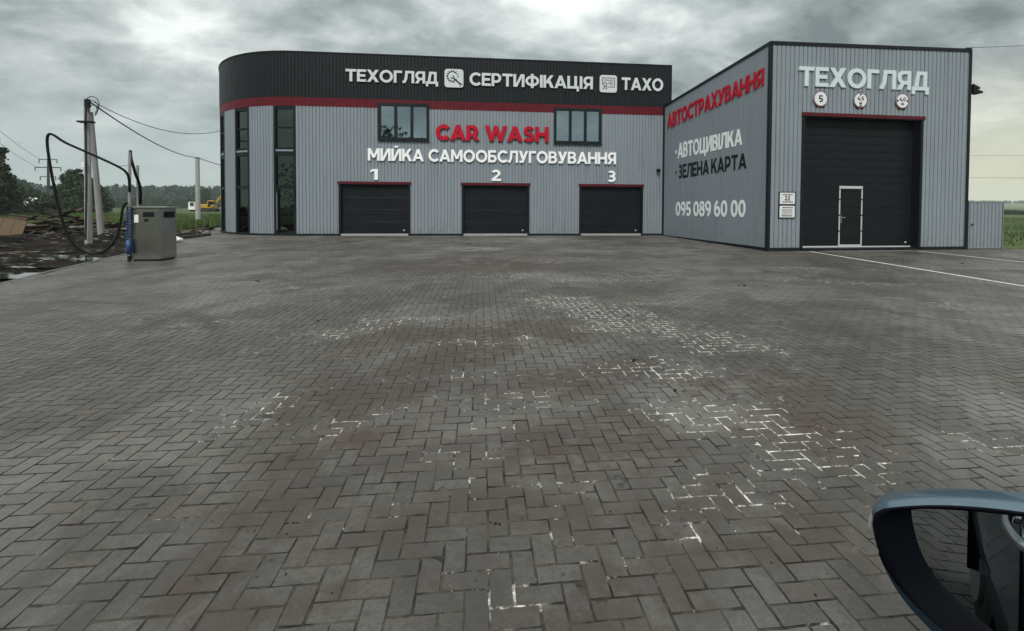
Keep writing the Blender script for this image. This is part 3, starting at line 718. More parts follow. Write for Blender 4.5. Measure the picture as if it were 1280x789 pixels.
for i, (a, b_) in enumerate(doors):
    sect_door(wash, a, b_, DH, 22.5, 4, ['low black sectional door under the number 1', 'low black sectional door under the number 2', 'low black sectional door under the number 3'][i])

def win3(x0, x1, label):
    w = empty('window', (0, 0, 0), label=label); w.parent = wash; y = 22.5
    b = MB(); t = 0.11
    b.box(x0 - .02, x1 + .02, y - .03, y + .09, WZ0 - .02, WZ0 + t); b.box(x0 - .02, x1 + .02, y - .03, y + .09, WZ1 - t, WZ1 + .02)
    b.box(x0 - .02, x0 + t, y - .03, y + .09, WZ0 + t, WZ1 - t); b.box(x1 - t, x1 + .02, y - .03, y + .09, WZ0 + t, WZ1 - t); b.build('frame', M['frame'], w)
    iw = (x1 - x0 - 2 * t); q = 0.13; pw = (iw - 2 * q) / 3
    for k in range(3):
        a = x0 + t + k * (pw + q)
        b = MB(); b.box(a, a + pw, y + .045, y + .05, WZ0 + t, WZ1 - t); b.build('pane', M['glass_up'], w)
        if k < 2:
            b = MB(); b.box(a + pw, a + pw + q, y - .015, y + .08, WZ0 + t, WZ1 - t); b.build('mullion', M['frame'], w)
    b = MB(); b.box(x0 - .03, x1 + .03, y - .10, y - .031, WZ0 - .05, WZ0 - .02); b.build('sill', M['dark_trim'], w)
win3(*wins[0], 'left upper window of three panes beside the red words')
win3(*wins[1], 'right upper window of three panes above the number 3')

def tall_win(s0, s1, label, door=False):
    w = empty('tall_window', (0, 0, 0), label=label); w.parent = wash
    a, b_ = S_C + s0, S_C + s1; t = 0.10
    for (u0, u1) in ((a, a + t), (b_ - t, b_)): strip(wpath, NS, u0, u1, 0.0, ZR0, -.12, .015, M['frame'], w, 'jamb')
    for (z0, z1, mt) in ((0.0, .10, M['frame']), (2.12, 2.27, M['frame']), (3.62, 3.78, M['frame']), (3.80, 3.88, M['grey']), (3.90, 3.98, M['frame']), (4.85, 4.91, M['frame']), (ZR0 - .14, ZR0 - .002, M['frame'])):
        strip(wpath, NS, a + t, b_ - t, z0, z1, -.12, .006 if mt is M['grey'] else -.012, mt, w, 'rail')
    for (z0, z1) in ((.10, 2.12), (2.27, 3.62), (3.98, 4.85), (4.91, ZR0 - .14)):
        strip(wpath, NS, a + t, b_ - t, z0, z1, -.085, -.08, M['glass_dark'], w, 'pane', step=2)
    if door:
        strip(wpath, NS, b_ - t - .09, b_ - t - .002, .10, 2.12, -.11, -.02, M['frame'], w, 'door_stile')
        m = MB(); p, d = wpath(b_ - t - .06); nn = Vector((-d.y, d.x)) * NS
        q = p + nn * .05
        m.tube([(q.x, q.y, .25), (q.x, q.y, 1.95)], .016, 8); m.build('pull_bar', M['galv'], w)
    return w
tall_win(*tall[0], 'tall dark glazed strip with the entrance door at its foot', True)
tall_win(*tall[1], 'tall dark glazed strip in the middle of the rounded corner')
tall_win(*tall[2], 'tall dark glazed strip at the far left of the rounded corner')
tall_win(*tall[3], 'tall dark glazed strip behind the rounded corner')

# ------------------------------------------------------------------ inspection hall
hall = empty('inspection_hall', (0, 0, 0), label='tall grey ribbed inspection hall with big black door at right', cat='building')
A_, B_, C_ = Vector(SA), Vector(SB), Vector(SC)
fpath, flen = make_path([SA, SB]); spath, slen = make_path([SA, SC])
fd = (B_ - A_).normalized(); fn = Vector((fd.y, -fd.x)); sd_ = (C_ - A_).normalized(); sn = Vector((-sd_.y, sd_.x))
if sn.x > 0: sn = -sn
def nsgn(path, want):
    _, d = path(0.5); nn = Vector((-d.y, d.x)); return 1 if nn.dot(want) > 0 else -1
NF, NSD = nsgn(fpath, fn), nsgn(spath, sn)
def ftop(s): return 6.80 + 0.14 * s / flen
def stop(s): return 6.80 - 0.56 * s / slen
U0, U1, HZ = 1.20, 5.86, 4.57
for a, b_, z0, zt in ((0.09, U0, 0.03, ftop), (U1, flen - 0.09, 0.03, ftop)):
    cladding(fpath, NF, a, b_, z0, 0, M['grey'], hall, pitch=0.16, groove=0.035, ztop=zt)
cladding(fpath, NF, U0, U1, HZ, 0, M['grey'], hall, pitch=0.16, groove=0.035, ztop=ftop)
cladding(spath, NSD, 0.09, slen - 0.06, 0.03, 0, M['grey'], hall, pitch=0.155, depth=0.006, groove=0.03, ztop=stop)
strip(fpath, NF, 0.0, U0, -0.2, 0.03, -.08, .012, M['dark_trim'], hall, 'base_trim')
strip(fpath, NF, U1, flen, -0.2, 0.03, -.08, .012, M['dark_trim'], hall, 'base_trim')
strip(spath, NSD, 0.02, slen, -0.25, 0.03, -.08, .014, M['dark_trim'], hall, 'base_trim', zbot=lambda s: -0.25)
strip(fpath, NF, 0.0, flen, 0, 0, -.3, .03, M['dark_trim'], hall, 'coping', ztop=lambda s: ftop(s) + .09, zbot=lambda s: ftop(s) - .02)
strip(spath, NSD, 0.0, slen, 0, 0, -.3, .026, M['dark_trim'], hall, 'coping', ztop=lambda s: stop(s) + .085, zbot=lambda s: stop(s) - .02)
def corner_post(p, d1, d2, o1, o2, name='corner_trim', z0=-0.2, z1=6.86):
    b = MB(); q = [p + o1 * .02 + o2 * .02, p + d1 * .085 + o1 * .02, p + d1 * .085 - o1 * .01, p + d2 * .085 - o2 * .01, p + d2 * .085 + o2 * .02]
    vs = [(v_.x, v_.y, z0) for v_ in q] + [(v_.x, v_.y, z1) for v_ in q]
    b.faces(vs, [(i, (i + 1) % 5, 5 + (i + 1) % 5, 5 + i) for i in range(5)] + [(5, 6, 7, 8, 9)]); b.build(name, M['dark_trim'], hall)
corner_post(A_, fd, sd_, fn, sn)
e2 = Vector((0.05, 1.0)).normalized(); corner_post(B_, -fd, e2, fn, Vector((1, 0)), z1=6.96)
p, _ = spath(slen - .03); b = MB(); b.box(p.x - .05, p.x + .05, p.y - .04, p.y + .06, -.1, 6.28); b.build('corner_trim', M['dark_trim'], hall)
E_, D_ = B_ + e2 * 12, Vector((9.0, 27.0))
b = MB()
b.poly([(B_.x + .0, B_.y + .05, -.2), (E_.x, E_.y, -.2), (E_.x, E_.y, 6.4), (B_.x + .0, B_.y + .05, 6.9)]); b.poly([(E_.x, E_.y, -.2), (D_.x, D_.y, -.2), (D_.x, D_.y, 6.0), (E_.x, E_.y, 6.4)])
b.poly([(A_.x + .1, A_.y + .15, 6.6), (B_.x - .1, B_.y + .15, 6.75), (E_.x - .1, E_.y, 6.2), (D_.x, D_.y, 5.8), (C_.x + .1, C_.y, 6.05)]); b.build('rear_wall', M['grey'], hall)
def FT(x, y, z):                 # local (along the front, depth from the face, height) -> world
    q = A_ + fd * x - fn * y; return (q.x, q.y, z)
big = sect_door(hall, U0, U1, HZ, 0.0, 8, 'tall black sectional door with a white framed wicket', rec=0.30, tf=FT, thresh=0.02)
w0, w1, wz0, wz1 = 2.89, 3.80, 0.04, 2.145; wk = empty('wicket_door', (0, 0, 0)); wk.parent = big
ZB = 0.30
def seg(x0, x1, z0, z1, mat, name, yo=-.02, yi=-.001):
    b = MB(); b.box(x0, x1, ZB + yo, ZB + yi, z0, z1, tf=FT); return b.build(name, mat, wk)
hp = (HZ - .132 - .02) / 8
for xx in (w0, w1 - .045):
    z = wz0 + .06; brk = [0.02 + hp * k for k in (1, 2, 3)]
    for zb in brk + [wz1 - .09]:
        seg(xx, xx + .045, z, min(zb - .022, wz1 - .09), M['white_paint'], 'frame_segment')
        if zb < wz1 - .2: seg(xx - .01, xx + .065, zb - .02, zb + .02, M['black'], 'hinge', yo=-.028)
        z = zb + .022
seg(w0, w1, wz1 - .09, wz1, M['white_paint'], 'frame_head'); seg(w0, w1, 0.0, wz0 + .058, M['white_paint'], 'frame_foot')
seg(w0 + .07, w0 + .10, .85, 1.12, M['galv'], 'handle_plate', yo=-.03); seg(w0 + .08, w0 + .21, 1.03, 1.06, M['galv'], 'lever', yo=-.07, yi=-.045)
seg(U0 + .11, w0 - .005, .0, .055, M['white_paint'], 'bottom_rail'); seg(w1 + .005, U1 - .11, .0, .045, M['white_paint'], 'bottom_rail')

# ------------------------------------------------------------------ lettering
def ring(cx, cy, rx, ry, a0=0, a1=360, w=.2, n=None):
    n = n or max(4, int(abs(a1 - a0) / 15)); out = []
    for i in range(n):
        t0, t1 = R(a0 + (a1 - a0) * i / n), R(a0 + (a1 - a0) * (i + 1) / n)
        o = [(cx + rx * math.cos(t), cy + ry * math.sin(t)) for t in (t0, t1)]; q = [(cx + (rx - w) * math.cos(t), cy + (ry - w * .92) * math.sin(t)) for t in (t0, t1)]
        out.append([q[0], o[0], o[1], q[1]])
    return ('chain', out)
def bx(x0, y0, x1, y1): return ('poly', [(x0, y0), (x1, y0), (x1, y1), (x0, y1)])
def dg(xb, xt, y0, y1, w=.22): return ('poly', [(xb - w / 2, y0), (xb + w / 2, y0), (xt + w / 2, y1), (xt - w / 2, y1)])
def flip(g): w_, s = g; return (w_, [(k, [[(w_ - x, y) for x, y in q][::-1] for q in p] if k == 'chain' else [(w_ - x, y) for x, y in p][::-1]) for k, p in s])
S_ = .2
G = {}
G['Т'] = (.84, [bx(0, .81, .84, 1), bx(.32, 0, .52, .82)])
G['Е'] = (.72, [bx(0, 0, S_, 1), bx(.19, .82, .72, 1), bx(.19, .42, .65, .59), bx(.19, 0, .72, .18)])
G['Х'] = (.94, [dg(.13, .80, 0, 1, .25), dg(.81, .14, 0, 1, .25)])
G['О'] = (1.08, [ring(.54, .5, .54, .52, n=28)])
G['Г'] = (.66, [bx(0, 0, S_, 1), bx(.19, .82, .66, 1)])
G['Л'] = (.92, [bx(.72, 0, .92, 1), bx(.20, .82, .73, 1), dg(.235, .30, .3, .83, .2), dg(.09, .235, 0, .32, .2), bx(-.02, 0, .1, .17)])
G['Я'] = (.82, [bx(.62, 0, .82, 1), bx(.33, .83, .63, 1), bx(.33, .29, .63, .46), ring(.35, .645, .33, .355, 90, 270), dg(.13, .36, 0, .36, .23)])
G['Д'] = (1.0, [bx(0, 0, 1.0, .18), bx(0, -.2, .18, .01), bx(.82, -.2, 1.0, .01), bx(.68, .17, .88, 1), bx(.26, .82, .69, 1), dg(.24, .36, .17, .83, .2)])
G['С'] = (.93, [ring(.54, .5, .54, .52, 42, 318, n=22)])
G['Р'] = (.80, [bx(0, 0, S_, 1), bx(.19, .83, .46, 1), bx(.19, .27, .46, .44), ring(.44, .635, .35, .365, -90, 90)])
G['И'] = (.90, [bx(0, 0, S_, 1), bx(.70, 0, .90, 1), dg(.19, .71, .0, 1, .20)])
G['Й'] = (.90, G['И'][1] + [ring(.45, 1.27, .23, .20, 200, 340, w=.12)])
G['Ф'] = (1.16, [bx(.48, -.05, .68, 1.05), ring(.58, .5, .58, .42, n=26, w=.19)])
G['І'] = (.2, [bx(0, 0, .2, 1)])
G['К'] = (.86, [bx(0, 0, S_, 1), dg(.22, .70, .36, 1, .25), dg(.74, .42, 0, .62, .25)])
G['А'] = (1.0, [dg(.11, .50, 0, 1, .22), dg(.89, .50, 0, 1, .22), bx(.24, .2, .76, .36)])
G['Ц'] = (.98, [bx(0, 0, S_, 1), bx(.60, 0, .80, 1), bx(.19, 0, .61, .18), bx(.79, 0, .97, .18), bx(.80, -.2, .97, .01)])
G['М'] = (1.04, [bx(0, 0, S_, 1), bx(.84, 0, 1.04, 1), dg(.52, .13, .25, 1, .19), dg(.52, .91, .25, 1, .19)])
G['Б'] = (.80, [bx(0, 0, S_, 1), bx(.19, .83, .72, 1), bx(.19, .45, .47, .61), bx(.19, 0, .47, .17), ring(.47, .305, .33, .305, -90, 90)])
G['У'] = (.88, [dg(.42, .13, .30, 1, .24), dg(.33, .76, 0, 1, .22), bx(.08, 0, .34, .17)])
G['В'] = (.82, [bx(0, 0, S_, 1), bx(.19, .84, .46, 1), bx(.19, .44, .5, .59), bx(.19, 0, .48, .16), ring(.45, .72, .31, .28, -90, 90, w=.19), ring(.48, .295, .33, .295, -90, 90, w=.19)])
G['Н'] = (.88, [bx(0, 0, S_, 1), bx(.68, 0, .88, 1), bx(.19, .41, .69, .59)])
G['З'] = (.76, [ring(.38, .715, .35, .295, -80, 145, w=.185), ring(.38, .29, .37, .30, -145, 80, w=.185), bx(.25, .43, .46, .58)])
G['C'], G['A'], G['H'] = G['С'], G['А'], G['Н']
G['R'] = (.84, G['Р'][1] + [dg(.70, .46, 0, .38, .23)])
G['W'] = (1.46, [dg(.42, .12, 0, 1, .22), dg(.42, .73, 0, 1, .20), dg(1.04, .73, 0, 1, .20), dg(1.04, 1.34, 0, 1, .22)])
G['S'] = (.78, [ring(.40, .71, .38, .31, 35, 262, w=.19), ring(.38, .30, .40, .32, -150, 82, w=.19)])
G['0'] = (.80, [ring(.40, .5, .40, .51, n=24, w=.19)])
G['1'] = (.50, [bx(.27, 0, .50, 1), ('poly', [(0, .70), (.28, .84), (.28, 1), (.20, 1), (0, .88)])])
G['2'] = (.76, [ring(.37, .68, .35, .33, -25, 160, w=.2), dg(.15, .60, .14, .58, .24), bx(.03, 0, .76, .18)])
G['3'] = G['З']
G['4'] = (.86, [bx(0, .2, .86, .37), bx(.52, 0, .72, .55), dg(.13, .52, .3, 1, .22)])
G['5'] = (.78, [bx(.12, .83, .70, 1), dg(.16, .20, .42, .84, .18), bx(.10, .44, .42, .60), ring(.40, .31, .37, .32, -145, 88, w=.19)])
G['6'] = (.80, [ring(.41, .33, .39, .34, n=22, w=.19), ring(.52, .5, .51, .52, 100, 190, w=.2)])
G['8'] = (.80, [ring(.40, .73, .34, .28, n=20, w=.18), ring(.40, .29, .39, .31, n=20, w=.185)])
_w6, _s6 = G['6']
G['9'] = (.80, [(k, [[(.80 - x, 1 - y) for x, y in q] for q in p] if k == 'chain' else [(.80 - x, 1 - y) for x, y in p]) for k, p in _s6])
G[','] = (.2, [bx(0, 0, .2, .2), dg(.05, .12, -.16, .02, .12)])
G['·'] = (.2, [bx(0, .36, .2, .58)])
G['м'] = (.78, [(k, [(x * .75, y * .72) for x, y in p]) for k, p in G['М'][1]])
def fatten(kind, data, e):
    if kind == 'chain':
        out = []
        for q in data:
            r = []
            for inner, outer in ((0, 1), (3, 2)):
                (ax, ay), (bx_, by) = q[inner], q[outer]; l = math.hypot(ax - bx_, ay - by) or 1
                r.append((ax + (ax - bx_) / l * e * 2, ay + (ay - by) / l * e * 2))
            out.append([r[0], q[1], q[2], r[1]])
        return out
    n_ = len(data); out = []
    area = sum(data[i][0] * data[(i + 1) % n_][1] - data[(i + 1) % n_][0] * data[i][1] for i in range(n_)); sg = 1 if area > 0 else -1
    for i in range(n_):
        p, q, r = (Vector(data[i - 1]), Vector(data[i]), Vector(data[(i + 1) % n_])); d1 = (q - p).normalized(); d2 = (r - q).normalized()
        n1 = Vector((d1.y, -d1.x)) * sg; n2 = Vector((d2.y, -d2.x)) * sg; k = 1 + n1.dot(n2)
        o = q + (n1 + n2) * (e / max(k, .4)); y = o.y
        if q.y >= 0 and y < 0: y = 0
        if q.y <= 1 and y > 1: y = 1
        out.append((o.x, y))
    return out
def lettering(name, text, fmap, mat, depth, label, gap=.085, space=.36, cat='sign', parent=None, group=None, bold=.010):
    """fmap(u, v, d): u in 0..1 along the text, v in cap heights, d metres out of the wall"""
    tot = 0
    for ch in text: tot += space if ch == ' ' else G[ch][0] + gap
    tot -= gap
    e = parent or empty(name, (0, 0, 0), label=label, cat=cat, group=group); x = 0
    for ch in text:
        if ch == ' ': x += space; continue
        w_, shapes = G[ch]; b = MB(); kk = 0
        for kind, data in shapes:
            data = fatten(kind, data, bold)
            polys = data if kind == 'chain' else [data]; dd = depth + kk * 0.0009; kk += 1
            closed = kind != 'chain' or (data[0][0] and abs(data[0][0][0] - data[-1][3][0]) < 1e-4 and abs(data[0][0][1] - data[-1][3][1]) < 1e-4)
            for qi, q in enumerate(polys):
                n_ = len(q); vs = [fmap((x + a) / tot, c, dd) for a, c in q] + [fmap((x + a) / tot, c, 0.0) for a, c in q]
                fs = [tuple(range(n_))]
                for i in range(n_):
                    if kind == 'chain' and ((i == 0 and (closed or qi > 0)) or (i == 2 and (closed or qi < len(polys) - 1))): continue
                    fs.append((i, n_ + i, n_ + (i + 1) % n_, (i + 1) % n_))
                # chain quads: edge 0 = start radial, edge 2 = end radial
                b.faces(vs, fs)
        b.build('letter', mat, e); x += w_ + gap
    return e
def facade_map(x0, x1, z0, z1, y=22.5 - 0.035, dz=0.0):
    return lambda u_, v_, d: (x0 + (x1 - x0) * u_, y - d, z0 + dz * u_ + (z1 - z0) * v_)
YB = 22.5 - 0.014
lettering('sign_lettering', 'ТЕХОГЛЯД', facade_map(-6.26, -2.16, 6.99, 7.54, YB), M['grey_letter'], .07, 'raised pale grey word ТЕХОГЛЯД on the black parapet')
lettering('sign_lettering', 'СЕРТИФІКАЦІЯ', facade_map(-.72, 5.10, 6.98, 7.57, YB), M['grey_letter'], .07, 'raised pale grey word СЕРТИФІКАЦІЯ between the two square icons')
lettering('sign_lettering', 'ТАХО', facade_map(6.52, 8.57, 7.00, 7.59, YB), M['grey_letter'], .07, 'raised pale grey word ТАХО at the right end of the parapet')
lettering('sign_lettering', 'CAR WASH', facade_map(-2.26, 2.97, 4.43, 5.14, 22.502), M['red_letter'], .10, 'big raised red letters CAR WASH between the two upper windows', gap=.09, bold=.035)
lettering('sign_lettering', 'МИЙКА САМООБСЛУГОВУВАННЯ', facade_map(-5.30, 6.27, 3.43, 3.99, 22.502), M['white_letter'], .08, 'long raised white line МИЙКА САМООБСЛУГОВУВАННЯ under the red letters')
lettering('bay_number', '1', facade_map(-5.19, -4.87, 2.56, 3.05, 22.502), M['white_letter'], .06, 'white number 1 above the left low door', cat='number')
lettering('bay_number', '2', facade_map(.30, .75, 2.57, 3.09, 22.502), M['white_letter'], .06, 'white number 2 above the middle low door', cat='number')
lettering('bay_number', '3', facade_map(5.84, 6.27, 2.58, 3.12, 22.502), M['white_letter'], .06, 'white number 3 above the right low door', cat='number')
def front_map(x0, x1, z0, z1, y=0.002, dz=0.0):
    return lambda u_, v_, d: FT(x0 + (x1 - x0) * u_, y - d, z0 + dz * u_ + (z1 - z0) * v_)
lettering('sign_lettering', 'ТЕХОГЛЯД', front_map(1.03, 5.98, 5.45, 6.10, 0.002, 0.03), M['pale_letter'], .05, 'large pale word ТЕХОГЛЯД above the tall door')
def wall_hit(px, py):
    r = ray(px, py); d = C_ - A_; m_ = np.array([[r[0], -d.x], [r[1], -d.y]]); t, u_ = np.linalg.solve(m_, np.array(SA)); return u_ * d.length, CAM[2] + t * r[2]
def side_map(lb, lt, rb, rt):
    """four pixels read off the photograph (left base, left top, right base, right top), turned into wall coordinates"""
    (vl, zl), (_, zlt), (vr, zr), (_, zrt) = wall_hit(*lb), wall_hit(*lt), wall_hit(*rb), wall_hit(*rt)
    def f(u_, v_, d):
        s = vl + (vr - vl) * u_; z0 = zl + (zr - zl) * u_; z1 = zlt + (zrt - zlt) * u_
        q = A_ + sd_ * s + sn * (d + .001); return (q.x, q.y, z0 + (z1 - z0) * v_)
    return f
lettering('sign_lettering', 'АВТОСТРАХУВАННЯ', side_map((834.6, 161.5), (834.6, 143.5), (955, 107), (955, 85)), M['red_letter'], .03, 'red word АВТОСТРАХУВАННЯ along the top of the side wall', gap=.08)
lettering('sign_lettering', '· АВТОЦИВІЛКА', side_map((844.5, 199), (844.5, 180), (927.5, 181), (927.5, 160.5)), M['white_vinyl'], .008, 'white word АВТОЦИВІЛКА on the side wall', space=.16, gap=.10)
lettering('sign_lettering', '· ЗЕЛЕНА КАРТА', side_map((844.5, 224), (844.5, 207), (933, 210.5), (933, 191)), M['black_letter'], .008, 'black words ЗЕЛЕНА КАРТА on the side wall', space=.26, gap=.10)
lettering('sign_lettering', '095 089 60 00', side_map((844.7, 270), (844.7, 252.5), (931.8, 271.7), (931.8, 249.8)), M['white_vinyl'], .008, 'white phone number 095 089 60 00 low on the side wall', gap=.07)

# icons: a gear with a spanner, a certificate
def rrect(x0, x1, z0, z1, r, n=5):
    out = []
    for cx, cz, a in ((x1 - r, z1 - r, 0), (x0 + r, z1 - r, 90), (x0 + r, z0 + r, 180), (x1 - r, z0 + r, 270)):
        out += [(cx + r * math.cos(R(a + 90 * i / n)), cz + r * math.sin(R(a + 90 * i / n))) for i in range(n + 1)]
    return out
def plate(pts, T, y0, y1):
    b = MB(); n_ = len(pts); b.faces([T(x, y0, z) for x, z in pts] + [T(x, y1, z) for x, z in pts], [tuple(range(n_)), tuple(range(n_, 2 * n_))[::-1]] + [(i, n_ + i, n_ + (i + 1) % n_, (i + 1) % n_) for i in range(n_)]); return b
TW = lambda x, y, z: (x, y, z)
yi = YB - .07
ic = empty('icon_sign', (0, 0, 0), label='square pale icon of a gear and spanner on the parapet', cat='sign')
plate(rrect(-1.86, -1.0, 6.86, 7.70, .13), TW, yi, YB).build('plate', M['grey_letter'], ic)
b = MB(); gx0, gz0 = -1.50, 7.36
def addchain(b, kd, y): 
    for q in kd[1]: b.poly([(x, y, z) for x, z in q])
addchain(b, ring(gx0, gz0, .235, .235, 40, 330, w=.04, n=24), yi - .004)
for k in range(14):
    t = 2 * math.pi * k / 14
    if k in (12, 13): continue
    c_, s_ = math.cos(t), math.sin(t); b.poly([(gx0 + c_ * r - s_ * w, yi - .004, gz0 + s_ * r + c_ * w) for r, w in ((.22, -.03), (.29, -.02), (.29, .02), (.22, .03))])
b.build('gear_mark', M['black_letter'], ic)
b = MB(); w0_ = Vector((-1.47, 7.30)); w1_ = Vector((-1.12, 7.00)); dd = (w1_ - w0_).normalized(); nn = Vector((-dd.y, dd.x)) * .035
b.poly([(q.x, yi - .006, q.y) for q in (w0_ - nn, w1_ - nn, w1_ + nn, w0_ + nn)])
addchain(b, ring(w0_.x - .03, w0_.y + .03, .085, .085, 190, 440, w=.045, n=12), yi - .008); addchain(b, ring(w1_.x + .02, w1_.y - .02, .075, .075, 10, 260, w=.04, n=12), yi - .008)
b.build('spanner_mark', M['black_letter'], ic)
ic = empty('icon_sign', (0, 0, 0), label='square pale icon of a certificate with rosette on the parapet', cat='sign')
plate(rrect(5.44, 6.28, 6.85, 7.67, .12), TW, yi, YB).build('plate', M['grey_letter'], ic)
b = MB()
for x0, x1, z0, z1 in ((5.55, 6.17, 7.52, 7.55), (6.14, 6.17, 7.09, 7.52), (5.55, 5.58, 7.22, 7.52), (5.82, 6.14, 7.09, 7.12), (5.63, 6.08, 7.42, 7.45), (5.85, 6.08, 7.33, 7.355), (5.85, 6.08, 7.26, 7.285), (5.95, 6.08, 7.19, 7.215)):
    b.poly([(x0, yi - .005, z0), (x1, yi - .005, z0), (x1, yi - .005, z1), (x0, yi - .005, z1)])
addchain(b, ring(5.70, 7.23, .10, .10, w=.035, n=16), yi - .007)
for s in (-1, 1): b.poly([(5.70 + s * .02, yi - .006, 7.15), (5.70 + s * .06, yi - .006, 7.15), (5.70 + s * .10, yi - .006, 6.98), (5.70 + s * .05, yi - .006, 6.99)][::s])
b.build('certificate_mark', M['black_letter'], ic)

# round limit signs over the tall door
def round_sign(u0, z0, text, label, arrows=None):
    r = .255; e = empty('round_sign', (0, 0, 0), label=label, cat='sign', group='round limit signs over the tall door')
    circ = [(u0 + r * math.cos(t), z0 + r * math.sin(t)) for t in np.linspace(0, 2 * math.pi, 33)[:-1]]
    plate(circ, FT, -.055, -.035).build('plate', M['sign_white'], e)
    b = MB()
    for q in ring(u0, z0, r + .006, r + .006, w=.026, n=32)[1]: b.poly([FT(x, -.058, z) for x, z in q])
    b.build('red_ring', M['sign_red'], e)
    b = MB()
    for s in (-.12, .12): b.box(u0 + s - .012, u0 + s + .012, -.034, .01, z0 - r - .05, z0 - r + .12, tf=FT)
    b.build('bracket', M['sign_red'], e)
    rows = text.split('/')
    for ri, tx in enumerate(rows):
        hh = .22 if len(rows) == 1 else (.13 if ri == 0 else .12); ww = {1: .17, 3: .25}.get(len(tx), .12)
        if tx == 'м': ww = .10
        zz = z0 - .11 if len(rows) == 1 else (z0 - .01 if ri == 0 else z0 - .155)
        lettering('sign', tx, front_map(u0 - ww / 2, u0 + ww / 2, zz, zz + hh, -.055), M['black_letter'], .004, '', gap=.08, parent=e)
    for (ax, az) in (arrows or []):
        b = MB(); t = Vector((ax, az)); s = Vector((-az, ax)); tip = t * (r - .115); ba = t * (r - .035)
        b.poly([FT(u0 + q.x, -.06, z0 + q.y) for q in (tip, ba + s * .055, ba - s * .055)]); b.build('arrow_mark', M['black_letter'], e)
round_sign(1.83, 5.05, '5', 'round red ringed sign with the number 5')
round_sign(3.33, 5.06, '4,5/м', 'round sign 4,5 м with arrows at top and bottom', [(0, 1), (0, -1)])
round_sign(4.95, 5.09, '4,0/м', 'round sign 4,0 м with arrows at left and right', [(1, 0), (-1, 0)])
def plaque(u0, u1, z0, z1, label, kind):
    e = empty('wall_plaque', (0, 0, 0), label=label, cat='plaque')
    b = MB(); b.box(u0 - .03, u1 + .03, -.03, .005, z0 - .03, z1 + .03, tf=FT); b.build('frame', M['black'], e)
    plate(rrect(u0, u1, z0, z1, .03), FT, -.036, -.029).build('plate', M['sign_white'], e)
    w_ = u1 - u0; rr = random.Random(int(z0 * 100))
    if kind == 'number':
        lettering('sign', '22', front_map(u0 + w_ * .32, u1 - w_ * .32, z0 + .12, z0 + .27, -.036), M['black_letter'], .003, '', parent=e)
        rows = [(z1 - .085, .035), (z0 + .05, .035)]
    else: rows = [(z1 - .075, .03)] + [(z1 - .13 - .038 * k, .014) for k in range(6)] + [(z0 + .035, .025)]
    b = MB()
    for z, h in rows:              # lines of small print, too small to read
        x = u0 + w_ * rr.uniform(.1, .18); end = u1 - w_ * rr.uniform(.1, .18)
        while x < end:
            l = rr.uniform(.02, .07); b.poly([FT(x, -.039, z), FT(min(x + l, end), -.039, z), FT(min(x + l, end), -.039, z + h), FT(x, -.039, z + h)]); x += l + .012
    b.build('small_print', M['black_letter'], e)
plaque(.41, .96, 1.50, 1.88, 'upper framed white plaque with the number 22', 'number')
plaque(.41, .96, 1.05, 1.44, 'lower framed white plaque of small print', 'print')

# ------------------------------------------------------------------ small things on the buildings
sc_ = empty('security_camera', (0, 0, 0), label='small black camera ball by the right end of the car wash wall', cat='camera')
b = MB(); b.box(8.32, 8.44, 22.40, 22.51, 3.13, 3.25); b.build('bracket', M['black'], sc_)
b = MB()
for k in range(8):
    pass
b.tube([(8.38, 22.42, 3.19), (8.38, 22.38, 3.17), (8.38, 22.30, 3.15), (8.38, 22.25, 3.14)], [.05, .085, .08, .03], 12); b.build('camera_head', M['black'], sc_, smooth=True)
fl = empty('floodlight', (0, 0, 0), label='black floodlight on the right edge of the inspection hall', cat='lamp')
fx = SB[0] + .02
b = MB(); b.box(fx, fx + .10, 15.32, 15.42, 5.55, 5.80); b.build('bracket', M['black'], fl)
for dz, l in ((.0, .30), (-.14, .42)):
    b = MB(); b.faces([(fx + .08, 15.25, 5.66 + dz), (fx + .08, 15.5, 5.66 + dz), (fx + .08, 15.5, 5.80 + dz), (fx + .08, 15.25, 5.80 + dz), (fx + l, 15.22, 5.62 + dz), (fx + l, 15.53, 5.62 + dz), (fx + l, 15.53, 5.68 + dz), (fx + l, 15.22, 5.68 + dz)],
                        [(0, 1, 2, 3), (4, 7, 6, 5), (0, 4, 5, 1), (1, 5, 6, 2), (2, 6, 7, 3), (3, 7, 4, 0)]); b.build('lamp_head', M['black'], fl)
fe = empty('sheet_metal_fence', (0, 0, 0), label='low grey ribbed metal fence panel right of the inspection hall', cat='fence')
gpath, glen = make_path([(17.20, 15.30), (18.66, 15.34)]); NG = nsgn(gpath, Vector((0, -1)))
cladding(gpath, NG, .02, glen - .03, -.05, 1.60, M['grey'], fe, pitch=.15, groove=.04, depth=.03, width=8)
strip(gpath, NG, 0.0, glen, 1.60, 1.63, -.05, .01, M['galv'], fe, 'top_rail')
for s in (glen - .03,): strip(gpath, NG, s, glen, -.2, 1.60, -.05, .012, M['galv'], fe, 'post')
b = MB(); b.box(17.14, 17.20, 15.29, 15.40, -.2, 1.66); b.build('post', M['dark_trim'], fe)
b = MB(); b.box(17.30, 17.38, 15.24, 15.275, .80, .84); b.build('latch', M['black'], fe)

